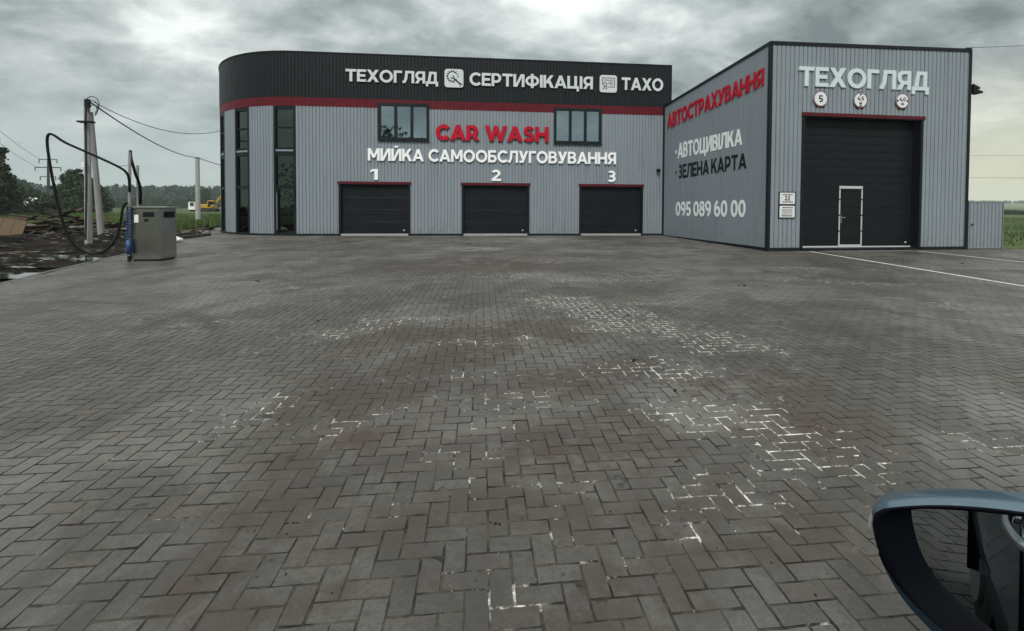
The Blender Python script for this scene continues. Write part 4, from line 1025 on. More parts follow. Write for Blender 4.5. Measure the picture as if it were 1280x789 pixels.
# ------------------------------------------------------------------ vacuum station
vac = empty('vacuum_station', (0, 0, 0), label='stainless steel vacuum cabinet with black boom hose at left edge of the yard', cat='vacuum cleaner')
x0, x1, y0, y1 = -9.06, -8.37, 13.28, 13.95; zg = yz(13.4)
b = MB(); b.box(x0, x1, y0, y1, zg + .04, 1.26); b.build('cabinet', M['steel'], vac, bevel=.012)
b = MB(); b.box(x0 + .03, x1 - .03, y0 + .03, y1 - .03, zg - .02, zg + .04); b.build('plinth', M['dark_trim'], vac)
b = MB(); b.box(x0 - .04, x1 + .22, y0 - .05, y1 + .04, 1.262, 1.31); b.build('lid', M['steel'], vac, bevel=.008)
b = MB(); b.box(x0 + .03, x1 - .03, y0 - .012, y0 - .001, zg + .08, 1.23); b.build('door', M['steel'], vac, bevel=.004)
b = MB(); b.box(x0 + .30, x0 + .56, y0 - .022, y0 - .013, 1.04, 1.17); b.build('display', M['black'], vac)
b = MB(); b.box(x0 + .09, x0 + .19, y0 - .020, y0 - .013, .90, 1.10); b.build('notice', M['white_sheet'], vac)
b = MB(); b.box(x1 + .001, x1 + .05, y0 + .22, y1 - .15, 1.02, 1.18); b.build('hose_holder', M['dark_trim'], vac)
b = MB(); b.box(x0 + .33, x0 + .42, y0 - .02, y0 - .013, .92, 1.0); b.build('coin_slot', M['black'], vac)
def AY(px, py, Y): return tuple(at_y(px, py, Y))
b = MB(); b.tube([AY(161.5, 320, 13.25), AY(161.8, 260, 13.25), AY(162.3, 190, 13.25)], [.035, .035, .03], 8); b.build('boom_pole', M['galv'], vac)
b = MB(); b.tube([AY(172.5, 258, 13.6), AY(172, 207, 13.6)], .03, 8); b.build('boom_pole', M['galv'], vac)
def spline(pts, n=8):
    P_ = [np.array(p, float) for p in pts]; P_ = [2 * P_[0] - P_[1]] + P_ + [2 * P_[-1] - P_[-2]]; out = []
    for i in range(1, len(P_) - 2):
        for k in range(n):
            t = k / n; a, b_, c, d = P_[i - 1:i + 3]
            out.append(.5 * ((2 * b_) + (-a + c) * t + (2 * a - 5 * b_ + 4 * c - d) * t * t + (-a + 3 * b_ - 3 * c + d) * t ** 3))
    return out + [P_[-2]]
hose = [AY(*q) for q in ((162, 240, 13.2), (161.5, 226, 13.15), (158, 216, 13.1), (146, 207.5, 13.05), (110, 191, 12.9), (82, 178.5, 12.8), (67, 169, 12.75), (60.5, 168.5, 12.75), (59, 178, 12.75), (61, 196, 12.75), (66, 225, 12.75),
                         (74, 262, 12.75), (82, 287, 12.75), (92, 305, 12.75), (106, 315, 12.8), (120, 317, 12.85), (134, 311.5, 12.9), (146, 296, 13.0), (151, 275, 13.05), (154, 259, 13.1), (159, 253, 13.15))]
b = MB(); b.tube(spline(hose, 6), .029, 10); b.build('suction_hose', M['hose'], vac, smooth=True)
b = MB(); b.tube(spline([AY(*q) for q in ((163, 188, 13.3), (164, 199, 13.3), (167, 209, 13.35), (169.5, 218, 13.4), (173.5, 228, 13.5), (175.5, 238, 13.55), (175.5, 256, 13.6))], 6), .033, 8); b.build('suction_hose', M['hose'], vac, smooth=True)
b = MB(); b.tube([AY(149, 207.5, 13.05), AY(161.5, 207, 13.25)], .008, 6); b.build('stay_wire', M['galv'], vac)
coil = []
for i in range(240):
    t = i / 239; ang_ = t * 14 * 2 * math.pi; c = np.array(AY(160.5, 262 + 52 * t, 13.18)); coil.append((c[0] + .045 * math.cos(ang_), c[1] + .045 * math.sin(ang_), c[2]))
b = MB(); b.tube(coil, .012, 5); b.build('blue_coil_hose', M['blue_hose'], vac, smooth=True)
b = MB(); b.tube([AY(160.5, 300, 13.16), AY(161, 318, 13.16)], [.05, .045], 8); b.build('hose_nozzle', M['blue_hose'], vac, smooth=True)
b = MB(); b.box(-9.12, -9.07, 13.22, 13.3, zg, 1.3); b.build('side_bracket', M['dark_trim'], vac)

# ------------------------------------------------------------------ poles and wires
pole = empty('utility_pole', (-14.5, 19.2, 0), label='concrete utility pole with a leaning brace behind the vacuum hose', cat='pole'); pole.location = (0, 0, 0)
def conc(b, p, q, r0, r1):
    b.tube([p, tuple((np.array(p) + np.array(q)) / 2), q], [r0, (r0 + r1) / 2, r1], 8)
Yp = 19.2
b = MB(); conc(b, AY(111.0, 305, Yp), AY(108.5, 124, Yp), .115, .09); b.build('main_post', M['concrete'], pole)
b = MB(); conc(b, AY(127, 298, Yp + 1.2), AY(113, 140, Yp + .25), .115, .085); b.build('brace_post', M['concrete'], pole)
b = MB(); b.tube(spline([AY(107, 300, Yp - .2), AY(108, 230, Yp - .2), AY(107, 160, Yp - .2), AY(107.5, 130, Yp - .15)], 6), .035, 6); b.build('down_cable', M['cable'], pole)
b = MB(); b.box(-14.62, -14.15, Yp - .35, Yp - .12, 4.32, 4.38); b.build('cross_arm', M['dark_trim'], pole)
b = MB(); p = AY(110, 125, Yp - .15); b.box(p[0] - .09, p[0] + .07, Yp - .2, Yp - .12, p[2] - .28, p[2] + .02); b.build('clamp_box', M['dark_trim'], pole)
for k in range(3):
    b = MB(); c = AY(115 + 2 * k, 131 + 4 * k, Yp - .15); lp = [(c[0] + (.24 - .05 * k) * math.cos(t), c[1] - .05 * k, c[2] + (.30 - .05 * k) * math.sin(t)) for t in np.linspace(-1.2, 4.6, 16)]
    b.tube(lp, .014, 5); b.build('cable_loop', M['cable'], pole)
p = AY(105, 206, Yp - .2); b = MB(); b.box(p[0] - .05, p[0] + .05, p[1] - .05, p[1] + .05, p[2] - .1, p[2] + .1); b.build('insulator', M['white_sheet'], pole)
pole2 = empty('utility_pole', (0, 0, 0), label='plain slim concrete pole in the field beyond the cabinet', cat='pole')
q0, q1 = AY(247.5, 275.5, 44), AY(246.8, 197, 44)
b = MB(); conc(b, (q0[0], q0[1], -0.4), q1, .20, .15); b.build('post', M['concrete'], pole2)
b = MB(); b.box(q1[0] - .2, q1[0] + .2, 43.95, 44.05, q1[2] - .1, q1[2] - .02); b.build('hook_arm', M['dark_trim'], pole2)
def wire(name, p, q, sag, r, label, group=None):
    p, q = np.array(p, float), np.array(q, float); pts_ = [p + (q - p) * t - np.array([0, 0, sag * 4 * t * (1 - t)]) for t in np.linspace(0, 1, 22)]
    b = MB(); b.tube(pts_, r, 5); b.build(name, M['cable'], label=label, cat='cable', group=group)
wire('overhead_cable', AY(113, 128, Yp - .1), q1, .45, .028, 'thick cable sagging from the braced pole to the slim pole')
wire('overhead_cable', q1, (-14.2, 33.5, 3.6), .25, .03, 'cable from the slim pole to the back of the car wash')
pb = at_y(275.5, 163.5, 27.6)
wire('overhead_cable', AY(118, 128, Yp - .1), pb, .55, .014, 'thin cable from the braced pole to the rounded corner')
wire('power_line', AY(1213, 59.5, 15.35), AY(1420, 35, 30), .3, .010, 'thin wire rising from the top right corner of the hall')
b = MB(); p = AY(1213, 60, 15.35); b.box(p[0] - .18, p[0] + .02, p[1] - .03, p[1] + .03, p[2] - .05, p[2] + .0); b.build('wire_bracket', M['dark_trim'], label='small wire bracket at the top right corner of the hall', cat='bracket')
wire('power_line', AY(1000, 193, 200), AY(1600, 191, 200), 1.0, .06, 'upper power line crossing the pale sky right of the hall')
wire('power_line', AY(1000, 220, 180), AY(1600, 222, 180), .6, .07, 'lower power line crossing the pale sky right of the hall')
# lattice pylon far away
py_ = empty('power_pylon', (0, 0, 0), label='distant power pylon with three crossarms above the wooded hill', cat='pylon')
Yd = 260; t0, t1 = at_y(61, 262, Yd), at_y(60, 194, Yd)
b = MB(); b.tube([t0, t1], [.9, .35], 6); b.build('mast', M['dark_trim'], py_)
for (ya, l, rr) in ((199.5, 9.2, .22), (209.5, 13.2, .25), (221, 8.0, .2)):
    c = at_y(60, ya, Yd); hl = l * Yd / F; b = MB(); b.tube([(c[0] - hl, c[1], c[2]), (c[0] + hl, c[1], c[2])], rr, 5); b.build('crossarm', M['dark_trim'], py_)
    for s in (-1, 1):
        b = MB(); b.tube([(c[0] + s * hl, c[1], c[2]), (c[0] + s * hl, c[1], c[2] - 1.8)], .2, 5); b.build('insulator_string', M['dark_trim'], py_)
for i, (a, ya, b2, yb_) in enumerate(((0, 158, 50, 199), (0, 176, 46, 209))):
    pa, pb_ = at_y(a - 60, ya - 45, 120), at_y(b2, yb_, Yd)
    wire('power_line', pa, pb_, 1.2, .07, ['upper line running left from the distant pylon', 'lower line running left from the distant pylon'][i])

# ------------------------------------------------------------------ vegetation
def leaf_cloud(centres, radii, n, size, seed, flat=1.0):
    r = np.random.default_rng(seed); centres, radii = np.array(centres, float), np.array(radii, float)
    w = radii.prod(1) ** (2 / 3); k = r.choice(len(centres), n, p=w / w.sum())
    d = r.normal(size=(n, 3)); d /= np.linalg.norm(d, axis=1)[:, None]; rad = r.random(n)[:, None] ** 0.45
    rad = rad * (0.82 + 0.36 * r.random((n, 1)))
    c = centres[k] + d * rad * radii[k]
    a = r.normal(size=(n, 3)); a /= np.linalg.norm(a, axis=1)[:, None]; b_ = np.cross(a, r.normal(size=(n, 3))); b_ /= np.linalg.norm(b_, axis=1)[:, None]
    s = size * (0.6 + 0.8 * r.random((n, 1)))
    V_ = np.stack([c - a * s, c - b_ * s * .6, c + a * s, c + b_ * s * .6], 1).reshape(-1, 3)
    F_ = np.arange(4 * n).reshape(-1, 4)
    tone = np.clip(0.25 + 0.3 * r.random(len(centres))[k] + 0.4 * r.random(n), 0, 1)
    return V_, F_, tone
def tree(name, base, h, w, label, seed, leaves=5000, size=.16, trunk_r=.18, cat='tree', conical=False, low=0.25, group=None, mat='leaf'):
    r = random.Random(seed); e = empty(name, (0, 0, 0), label=label, cat=cat, group=group); x, y, z = [float(q) for q in base]
    b = MB(); b.tube([(x, y, z - .3), (x + r.uniform(-.1, .1) * w * .2, y, z + h * .4), (x + r.uniform(-.1, .1) * w * .3, y, z + h * .85)], [trunk_r, trunk_r * .65, trunk_r * .2], 8)
    cs, rs = [], []
    nb = 22
    for i in range(nb):
        t = (i + .5) / nb; hz_ = z + h * (low + (1 - low) * t * .95); prof = (1 - t) ** .8 + .08 if conical else math.sin(math.pi * (0.18 + .80 * t)) ** .7
        a = i * 2.4 + r.uniform(-.5, .5); rr = w / 2 * prof * r.uniform(.45, .8)
        c = (x + rr * math.cos(a), y + rr * math.sin(a), hz_ + r.uniform(-.03, .03) * h); cs.append(c)
        k = w * r.uniform(.14, .24) * (prof * .7 + .35); rs.append((k, k, k * r.uniform(.6, .95)))
        b.tube([(x, y, z + h * max(.12, (low + (1 - low) * t * .7))), ((x + c[0]) / 2, (y + c[1]) / 2, (hz_ + z + h * low * .9 + (hz_ - z - h * low) * .8) / 2 + 0.0), c], [trunk_r * .32, trunk_r * .2, trunk_r * .07], 5)
    b.build('trunk', M['bark'], e)
    V_, F_, T_ = leaf_cloud(cs, rs, leaves, size, seed)
    np_mesh('crown', V_, F_, M[mat], e, tone=T_); return e
def base_at(px, Y):
    p = at_y(px, 262, Y); return (p[0], Y, float(terrain_h(np.array([p[0]]), np.array([Y]))[0]))
tree('tall_dark_tree', base_at(-14, 62), 10.6, 6.2, 'tall dark tree cut by the left edge of the picture', 3, 9000, .20, .25, conical=True, low=.1)
tree('tall_dark_tree', base_at(-42, 58), 8.8, 6.5, 'second dark tree beyond the left edge of the picture', 31, 5000, .20, .25, low=.1)
tree('broad_tree', base_at(97, 88), 7.4, 6.6, 'round dark green tree behind the braced pole', 5, 9000, .22, .3, low=.05)
tree('broad_tree', base_at(116, 95), 4.6, 5.5, 'lower tree leaning on the round one behind the pole', 6, 5000, .22, .2, low=.05)
for i, (px, Y, h_, w_, lb) in enumerate([(22, 80, 4.2, 7.5, 'wide dark bush at the left end of the field'), (45, 85, 3.2, 6.5, 'lower dark bush right of the wide one'), (0, 66, 4.6, 7, 'dark bush under the tall left tree'),
                                         (57, 72, 2.3, 3.4, 'small round bush beside the white sheeting'), (92, 78, 2.6, 5.0, 'low bush at the foot of the round tree'), (66, 130, 3.0, 8.0, 'pale bush far across the field'), (258, 170, 7.5, 6, 'small tree behind the yellow digger')]):
    tree('bush', base_at(px, Y), h_, w_, lb, 40 + i, 4500 if i < 2 else 2600, .17, .08, cat='bush' if i < 6 else 'tree', low=.02)
hg = empty('hedge', (0, 0, 0), label='low dark hedge at the right edge of the picture beyond the fence', cat='hedge')
hc = [(at_y(1258 + 3.0 * k, 268, 120)[0], 120 + (k % 3), float(terrain_h(np.array([150.]), np.array([120.]))[0]) + .5) for k in range(18)]
V_, F_, T_ = leaf_cloud(hc, [(1.6, 1.3, .75 + .25 * math.sin(k * 1.7)) for k in range(18)], 5000, .16, 77)
np_mesh('foliage', V_, F_, M['leaf'], hg, tone=T_)
bt = MB()
for c in hc: bt.tube([(c[0], c[1], c[2] - .8), (c[0] + .1, c[1], c[2])], .06, 5)
bt.build('stem', M['bark'], hg)
# woods on the hills: one mass of small crowns
def woods(name, spots, label, seed, hmin, hmax, per=46, wide=1.0, tri=.11):
    r = np.random.default_rng(seed); n_ = len(spots); X, Y_ = spots[:, 0], spots[:, 1]; Z_ = terrain_h(X, Y_)
    hh = r.uniform(hmin, hmax, n_); ww = hh * r.uniform(.28, .42, n_) * wide
    con = r.random(n_) < .35
    t = r.random((n_, per)); a = r.random((n_, per)) * 2 * math.pi
    prof = np.where(con[:, None], 1.05 - t, np.sin(np.pi * np.clip(.15 + .8 * t, 0, 1)) ** .6); rr = ww[:, None] * prof * np.sqrt(r.uniform(.3, 1.1, (n_, per)))
    c = np.stack([X[:, None] + rr * np.cos(a), Y_[:, None] + rr * np.sin(a), Z_[:, None] + hh[:, None] * t], 2).reshape(-1, 3); N_ = len(c)
    d1 = r.normal(size=(N_, 3)); d1 /= np.linalg.norm(d1, axis=1)[:, None]; d2 = r.normal(size=(N_, 3)); d2 /= np.linalg.norm(d2, axis=1)[:, None]
    s = np.repeat(hh, per)[:, None] * tri * r.uniform(.6, 1.4, (N_, 1))
    V_ = np.stack([c - d1 * s, c + d2 * s, c + d1 * s], 1).reshape(-1, 3)
    tone = np.clip(np.repeat(r.random(n_) * .6, per) + r.random(N_) * .4, 0, 1)
    np_mesh(name, V_, np.arange(3 * N_).reshape(-1, 3), M['forest'], tone=tone, kind='stuff', label=label)
r_ = np.random.default_rng(5)
def wedge(n_, az0, az1, y0, y1): 
    y = np.sqrt(r_.random(n_) * (y1 ** 2 - y0 ** 2) + y0 ** 2); a = r_.uniform(az0, az1, n_); return np.stack([a * y, y], 1)
woods('far_woods', wedge(2600, -1.12, -.50, 400, 560), 'long band of dark woods along the horizon left of the car wash', 1, 11, 17)
woods('hill_woods', wedge(2200, -1.25, -.86, 235, 345), 'dark wooded hill rising at the left', 2, 7, 13)
woods('scrub_belt', wedge(500, -1.1, -.52, 200, 330), 'belt of low scrub below the far woods', 3, 2.5, 5, wide=1.4)
woods('ridge_trees', wedge(900, .93, 1.50, 735, 765), 'thin line of trees on the far ridge at right', 4, 3, 6)
woods('roadside_trees', np.stack([r_.uniform(-55, 60, 140), r_.uniform(-62, -45, 140)], 1), 'row of trees across the road behind the viewer', 6, 9, 17, per=420, tri=.028)
# grass
def grass(name, x0, x1, y0, y1, n_, h, label, test=None, seed=1):
    r = np.random.default_rng(seed); X = r.uniform(x0, x1, n_); Y_ = r.uniform(y0, y1, n_)
    if test is not None: k = test(X, Y_); X, Y_ = X[k], Y_[k]
    n2 = len(X); Z_ = terrain_h(X, Y_) ; hh = h * (.4 + vnoise(X * .6, Y_ * .6, 9)) * r.uniform(.6, 1.3, n2); a = r.uniform(0, 6.28, n2); w_ = hh * .14 + .012
    c = np.stack([X, Y_, Z_], 1); d = np.stack([np.cos(a), np.sin(a), 0 * a], 1) * w_[:, None]; tip = c + np.stack([r.normal(0, .35, n2) * hh, r.normal(0, .35, n2) * hh, hh], 1)
    V_ = np.stack([c - d, c + d, tip], 1).reshape(-1, 3)
    np_mesh(name, V_, np.arange(3 * n2).reshape(-1, 3), M['blade'], tone=np.clip(vnoise(X * .25, Y_ * .25, 4) * .7 + r.random(n2) * .4, 0, 1), kind='stuff', label=label)
inwedge = lambda X, Y_: (X / Y_ < -.50) & (X / Y_ > -1.12)
grass('grass', -75, -14, 29, 75, 90000, .28, 'rough green grass in the field on the left', lambda X, Y_: inwedge(X, Y_) & (Y_ > 29 + .0 * X))
grass('grass', -34, -16, 24.5, 30, 14000, .30, 'ragged grass at the edge of the mud', lambda X, Y_: (X / Y_ < -.55) & (X / Y_ > -1.15) & (Y_ > 25.2 + .4 * np.sin(X)), 2)
grass('grass', 18.8, 90, 17.5, 75, 60000, .11, 'green grass in the field on the right', lambda X, Y_: (X / Y_ > .93) & (X / Y_ < 1.5), 3)
# pale track across the right-hand field
b = MB()
for k in range(12):
    xa, xb = 60 + 15 * k, 60 + 15 * (k + 1); ya, yb_ = 138 - .02 * xa, 138 - .02 * xb
    za, zb = [float(terrain_h(np.array([q]), np.array([w]))[0]) + .12 for q, w in ((xa, ya), (xb, yb_))]
    b.poly([(xa, ya, za), (xb, yb_, zb), (xb, yb_ + 9, zb + .25), (xa, ya + 9, za + .25)])
b.build('gravel_track', M['concrete'], kind='structure', label='pale gravel track across the field at right')

# ------------------------------------------------------------------ heaps of timber, boards and stones
def plank_heap(n_, cx, cy, rx, ry, hmax, label, seed, lmin=.8, lmax=2.6):
    r = random.Random(seed); e = empty('timber_heap', (cx, cy, 0), label=label, cat='timber heap')
    for i in range(n_):
        a, q = r.uniform(0, 6.28), math.sqrt(r.random()); x, y = rx * q * math.cos(a), ry * q * math.sin(a)
        z = terrain_h(np.array([cx + x]), np.array([cy + y]))[0] + max(.05, hmax * (1 - q ** 1.6) * r.uniform(.25, 1.0))
        l, w, t = r.uniform(lmin, lmax), r.uniform(.10, .26), r.uniform(.02, .05)
        b = MB(); b.box(-l / 2, l / 2, -w / 2, w / 2, -t / 2, t / 2); o = b.build('plank', M['plank'], e)
        o.location = (x, y, float(z)); o.rotation_euler = (r.gauss(0, .28), r.gauss(0, .14) + .10 * (-x / rx), r.gauss(0, .55))
    return e
plank_heap(230, -19.4, 23.8, 2.9, 1.5, 1.2, 'long heap of dark broken boards left of the braced pole', 1)
plank_heap(90, -16.7, 23.4, 1.8, 1.2, .95, 'smaller heap of broken boards around the foot of the braced pole', 2, .5, 1.6)
plank_heap(46, -14.9, 28.4, 2.6, .9, .22, 'scattered boards beyond the cabinet at the edge of the grass', 3, .5, 2.2)
bd = empty('board_panel', (float(at_y(0, 280, 21.9)[0]) - .35, 21.9, -.05), label='tan weathered board panel leaning at the left end of the timber heap', cat='board')
for k in range(5):
    b = MB(); b.box(-1.1 + .44 * k, -1.1 + .44 * k + .425, -.02, .02, -.1, .88); o = b.build('board', M['tan_board'], bd); o.rotation_euler = (R(-14), R(8), 0)
b = MB(); b.box(-1.15, 1.15, .03, .09, .78, .86); o = b.build('top_batten', M['plank'], bd); o.rotation_euler = (R(-14), 0, 0)
# timber beams along the paving edge, right of the cabinet
for i, (a, c, lb) in enumerate([((222, 299.5), (262, 294.5), 'long dark beam lying along the paving edge'), ((216, 296), (243, 293.5), 'shorter beam behind the long one at the paving edge')]):
    p, q = at_g(*a), at_g(*c); d = Vector((q[0] - p[0], q[1] - p[1])); l = d.length
    b = MB(); b.box(0, l, -.08, .08, -.02, .13); o = b.build('timber_beam', M['bark'], label=lb, cat='beam', bevel=.01); o.location = (p[0], p[1], yz(p[1]) + .0); o.rotation_euler = (0, 0, math.atan2(d.y, d.x))
def stones(n_, x0, x1, y0, y1, smin, smax, label, seed):
    r = random.Random(seed); b = MB()
    for i in range(n_):
        x, y = r.uniform(x0, x1), r.uniform(y0, y1)
        if x > ledge(y) - .1 or x / max(y, 1) > -.53: continue
        s = r.uniform(smin, smax); z = float(terrain_h(np.array([x]), np.array([y]))[0]) + .05 + s * .2
        vs = []
        for k in range(8):
            vs.append((x + (1 if k & 1 else -1) * s * r.uniform(.5, 1.1), y + (1 if k & 2 else -1) * s * r.uniform(.4, 1.0), z + (1 if k & 4 else -1) * s * r.uniform(.3, .6)))
        b.faces(vs, [(0, 2, 3, 1), (4, 5, 7, 6), (0, 1, 5, 4), (2, 6, 7, 3), (0, 4, 6, 2), (1, 3, 7, 5)])
    b.build('rubble', M['stone'], kind='stuff', label=label)
stones(420, -22, -11.5, 20.5, 30.5, .04, .14, 'broken stone rubble between the mud and the grass', 4)
# clods and crumbs of mud dropped on the paving
rc = random.Random(21); b = MB()
spots_ = [(851, 491, .030), (848, 578, .020), (588, 452, .022), (795, 451, .03), (780, 395, .03), (930, 357, .05), (405, 400, .03), (1205, 330, .05), (622, 655, .014), (320, 352, .05)]
spots_ += [(rc.uniform(150, 1200), 330 + 440 * rc.random() ** 1.6, rc.uniform(.003, .009)) for _ in range(170)]
for px, py, s_ in spots_:
    p = at_g(px, py)
    if px > 1080 and py > 600: continue
    for q in range(3 if s_ > .012 else 1):
        x, y = p[0] + rc.gauss(0, s_), p[1] + rc.gauss(0, s_); z = yz(y) + .002; r = s_ * rc.uniform(.4, .8)
        vs = [(x + r * math.cos(t) * rc.uniform(.6, 1.3), y + r * math.sin(t) * rc.uniform(.6, 1.3), z) for t in (0, 1.05, 2.1, 3.14, 4.2, 5.2)] + [(x + r * .2, y, z + r * rc.uniform(.35, .7))]
        b.faces(vs, [(k, (k + 1) % 6, 6) for k in range(6)])
b.build('dirt', M['clod'], kind='stuff', label='small dark clods of mud dropped on the paving')
# white bag behind the cabinet
p = at_g(214.5, 303); b = MB()
rb = random.Random(9); ringz = [(0, .22), (.07, .34), (.16, .30), (.23, .16), (.26, .02)]; vs = []
for z, r in ringz: vs += [(r * 1.15 * math.cos(t) * rb.uniform(.85, 1.15), r * .7 * math.sin(t) * rb.uniform(.85, 1.15), z * rb.uniform(.85, 1.1)) for t in np.linspace(0, 6.283, 15)[:-1]]
fs = [(k * 14 + j, k * 14 + (j + 1) % 14, (k + 1) * 14 + (j + 1) % 14, (k + 1) * 14 + j) for k in range(4) for j in range(14)]
b.faces(vs, fs); o = b.build('rubbish_bag', M['white_sheet'], smooth=True, label='crumpled white bag lying behind the steel cabinet', cat='bag'); o.location = (p[0], p[1], yz(p[1]))
# white sheeting by the bush
p = at_y(42, 252.5, 76); b = MB(); vs = []
for z, r in [(0, 1.1), (.35, 1.2), (.8, .8), (1.05, .3)]: vs += [(r * 1.2 * math.cos(t) * rb.uniform(.7, 1.2), r * .6 * math.sin(t), z * rb.uniform(.7, 1.15)) for t in np.linspace(0, 6.283, 15)[:-1]]
fs = [(k * 14 + j, k * 14 + (j + 1) % 14, (k + 1) * 14 + (j + 1) % 14, (k + 1) * 14 + j) for k in range(3) for j in range(14)]
b.faces(vs, fs); o = b.build('white_sheeting', M['white_sheet'], label='heap of white sheeting among the bushes at left', cat='sheeting'); o.location = (p[0], p[1], p[2] - .5)

# ------------------------------------------------------------------ digger and cabin far in the field
Yg = 112; s = Yg / F
dgx = at_y(262, 258, Yg); gz = float(terrain_h(np.array([dgx[0]]), np.array([Yg]))[0])
dig = empty('excavator', (dgx[0], Yg, gz), label='yellow excavator working in the field beside the car wash', cat='excavator')
for sy in (-.9, .9):
    b = MB(); prof = [(-1.5, .15), (-1.3, 0), (1.3, 0), (1.6, .2), (1.6, .55), (1.3, .75), (-1.3, .75), (-1.6, .5)]
    plate(prof, lambda x, y, z: (x, y, z), sy - .25, sy + .25).build('track', M['rubber'], dig)
b = MB(); b.box(-1.6, .9, -1.1, 1.1, .8, 1.7); b.build('engine_body', M['yellow'], dig, bevel=.12)
b = MB(); b.box(.1, 1.3, -1.1, -.1, 1.0, 2.5); b.build('cab', M['yellow'], dig, bevel=.1)
b = MB(); b.box(.3, 1.32, -1.13, -.08, 1.6, 2.3); b.build('cab_window', M['glass_dark'], dig)
b = MB(); b.tube([(.8, .2, 1.4), (2.2, .2, 3.2), (3.4, .2, 2.7)], [.28, .3, .2], 6); b.build('boom', M['yellow'], dig)
b = MB(); b.tube([(3.3, .2, 2.9), (3.9, .2, 1.0)], [.22, .15], 6); b.build('arm', M['yellow'], dig)
b = MB(); plate([(3.6, 1.0), (4.2, 1.0), (4.3, .4), (3.7, .2), (3.4, .5)], lambda x, y, z: (x, y, z), -.2, .6).build('bucket', M['rust'], dig)
cbx = at_y(242.5, 256, Yg + 8); cab = empty('site_cabin', (cbx[0], Yg + 8, float(terrain_h(np.array([cbx[0]]), np.array([Yg + 8.]))[0])), label='small white site cabin left of the yellow excavator', cat='cabin')
b = MB(); b.box(-.7, .7, -1, 1, .35, 2.3); b.build('cabin_body', M['white_sheet'], cab)
b = MB(); b.box(-1.0, 1.1, -1.2, 1.2, 2.32, 2.42); b.build('roof', M['dark_trim'], cab)
b = MB(); b.box(-.3, .5, -1.03, -1.002, 1.2, 2.0); b.build('window', M['glass_dark'], cab)
b = MB()
for sx_2 in (-.5, .5): b.box(sx_2 - .1, sx_2 + .1, -.8, .8, -.2, .348)
b.build('skid', M['dark_trim'], cab)

# ------------------------------------------------------------------ the car whose mirror shows at the lower right
TH = R(55); hv = np.array([math.sin(TH), math.cos(TH), 0]); lv = np.array([-math.cos(TH), math.sin(TH), 0])
MN = _n([-.776 * math.cos(R(2.0)) - (-.63) * math.sin(R(2.0)), -.776 * math.sin(R(2.0)) + -.63 * math.cos(R(2.0)), .066]); MC = at_y(1210, 700, .55)
corg = MC - .22 * lv; CG = yz(0)
car = empty('parked_car', (float(corg[0]), float(corg[1]), CG), rz=math.atan2(hv[1], hv[0]), label='steel blue car whose door mirror fills the lower right corner', cat='car')
bpy.context.view_layer.update()
inv = car.matrix_world.inverted() if False else (Matrix.Translation(car.location) @ Matrix.Rotation(math.atan2(hv[1], hv[0]), 4, 'Z')).inverted()
def to_car(p): return tuple(inv @ Vector(tuple(float(c) for c in p)))
# body: cross-sections along the length (x), left half mirrored about y = -0.9
secs = [(1.95, .45, .62, .70, .70, .0), (1.75, .28, .66, .80, .80, .06), (1.1, .22, .74, .92, .94, .0), (.45, .2, .80, .98, 1.02, .0), (.25, .2, .82, 1.0, 1.04, .0), (-.5, .2, .82, 1.0, 1.5, .3), (-1.6, .2, .82, 1.0, 1.55, .3), (-2.5, .22, .82, 1.02, 1.46, .3), (-2.95, .35, .80, .98, 1.02, .06), (-3.05, .5, .7, .85, .85, .1)]
vs = []
for (x, zb, zm, zs, zt, inn) in secs:
    e_ = 0.05 if x in (1.95, -3.05) else 0
    prof = [(-.06 - e_, zb), (-.01 - e_, (zb + zm) / 2), (.0 - e_, zm), (-.03 - e_, zs), (-.06 - inn, zt - .03), (-.25 - inn, zt + .03), (-.9, zt + .05)]
    full = prof + [(-1.8 - y, z) for y, z in prof[-2::-1]]
    vs += [(x, y, z) for y, z in full]
n_ = 13; fs = []
for k in range(len(secs) - 1):
    for j in range(n_ - 1): fs.append((k * n_ + j, k * n_ + j + 1, (k + 1) * n_ + j + 1, (k + 1) * n_ + j))
    fs.append((k * n_ + n_ - 1, k * n_, (k + 1) * n_, (k + 1) * n_ + n_ - 1))
fs += [tuple(range(n_))[::-1], tuple((len(secs) - 1) * n_ + j for j in range(n_))]
b = MB(); b.faces(vs, fs); b.build('body', M['car'], car, smooth=True)
b = MB()
b.poly([(.15, -.035, 1.02), (-1.0, -.035, 1.02), (-1.0, -.345, 1.47), (-.5, -.345, 1.43)]); b.poly([(-1.08, -.035, 1.02), (-2.2, -.035, 1.03), (-2.0, -.345, 1.46), (-1.08, -.345, 1.48)]); b.build('side_window', M['glass_dark'], car)
for xx in (.12, -1.04, -2.05):
    b = MB(); b.box(xx - .004, xx + .004, -.05, .004, .3, .98); b.build('door_seam', M['black'], car)
b = MB(); b.box(-2.2, .2, -.034, -.012, .995, 1.02); b.build('window_trim', M['black'], car)
for xx in (1.15, -2.2):
    for yy in (-.16, -1.64):
        w_ = empty('wheel', (xx, yy, .31)); w_.parent = car
        b = MB(); b.tube([(0, -.11, 0), (0, -.10, 0), (0, .10, 0), (0, .11, 0)], [.27, .31, .31, .27], 28); b.build('tyre', M['rubber'], w_, smooth=False)
        b = MB(); b.tube([(0, -.125, 0), (0, .125, 0)], [.19, .19], 20); b.build('rim', M['galv'], w_)
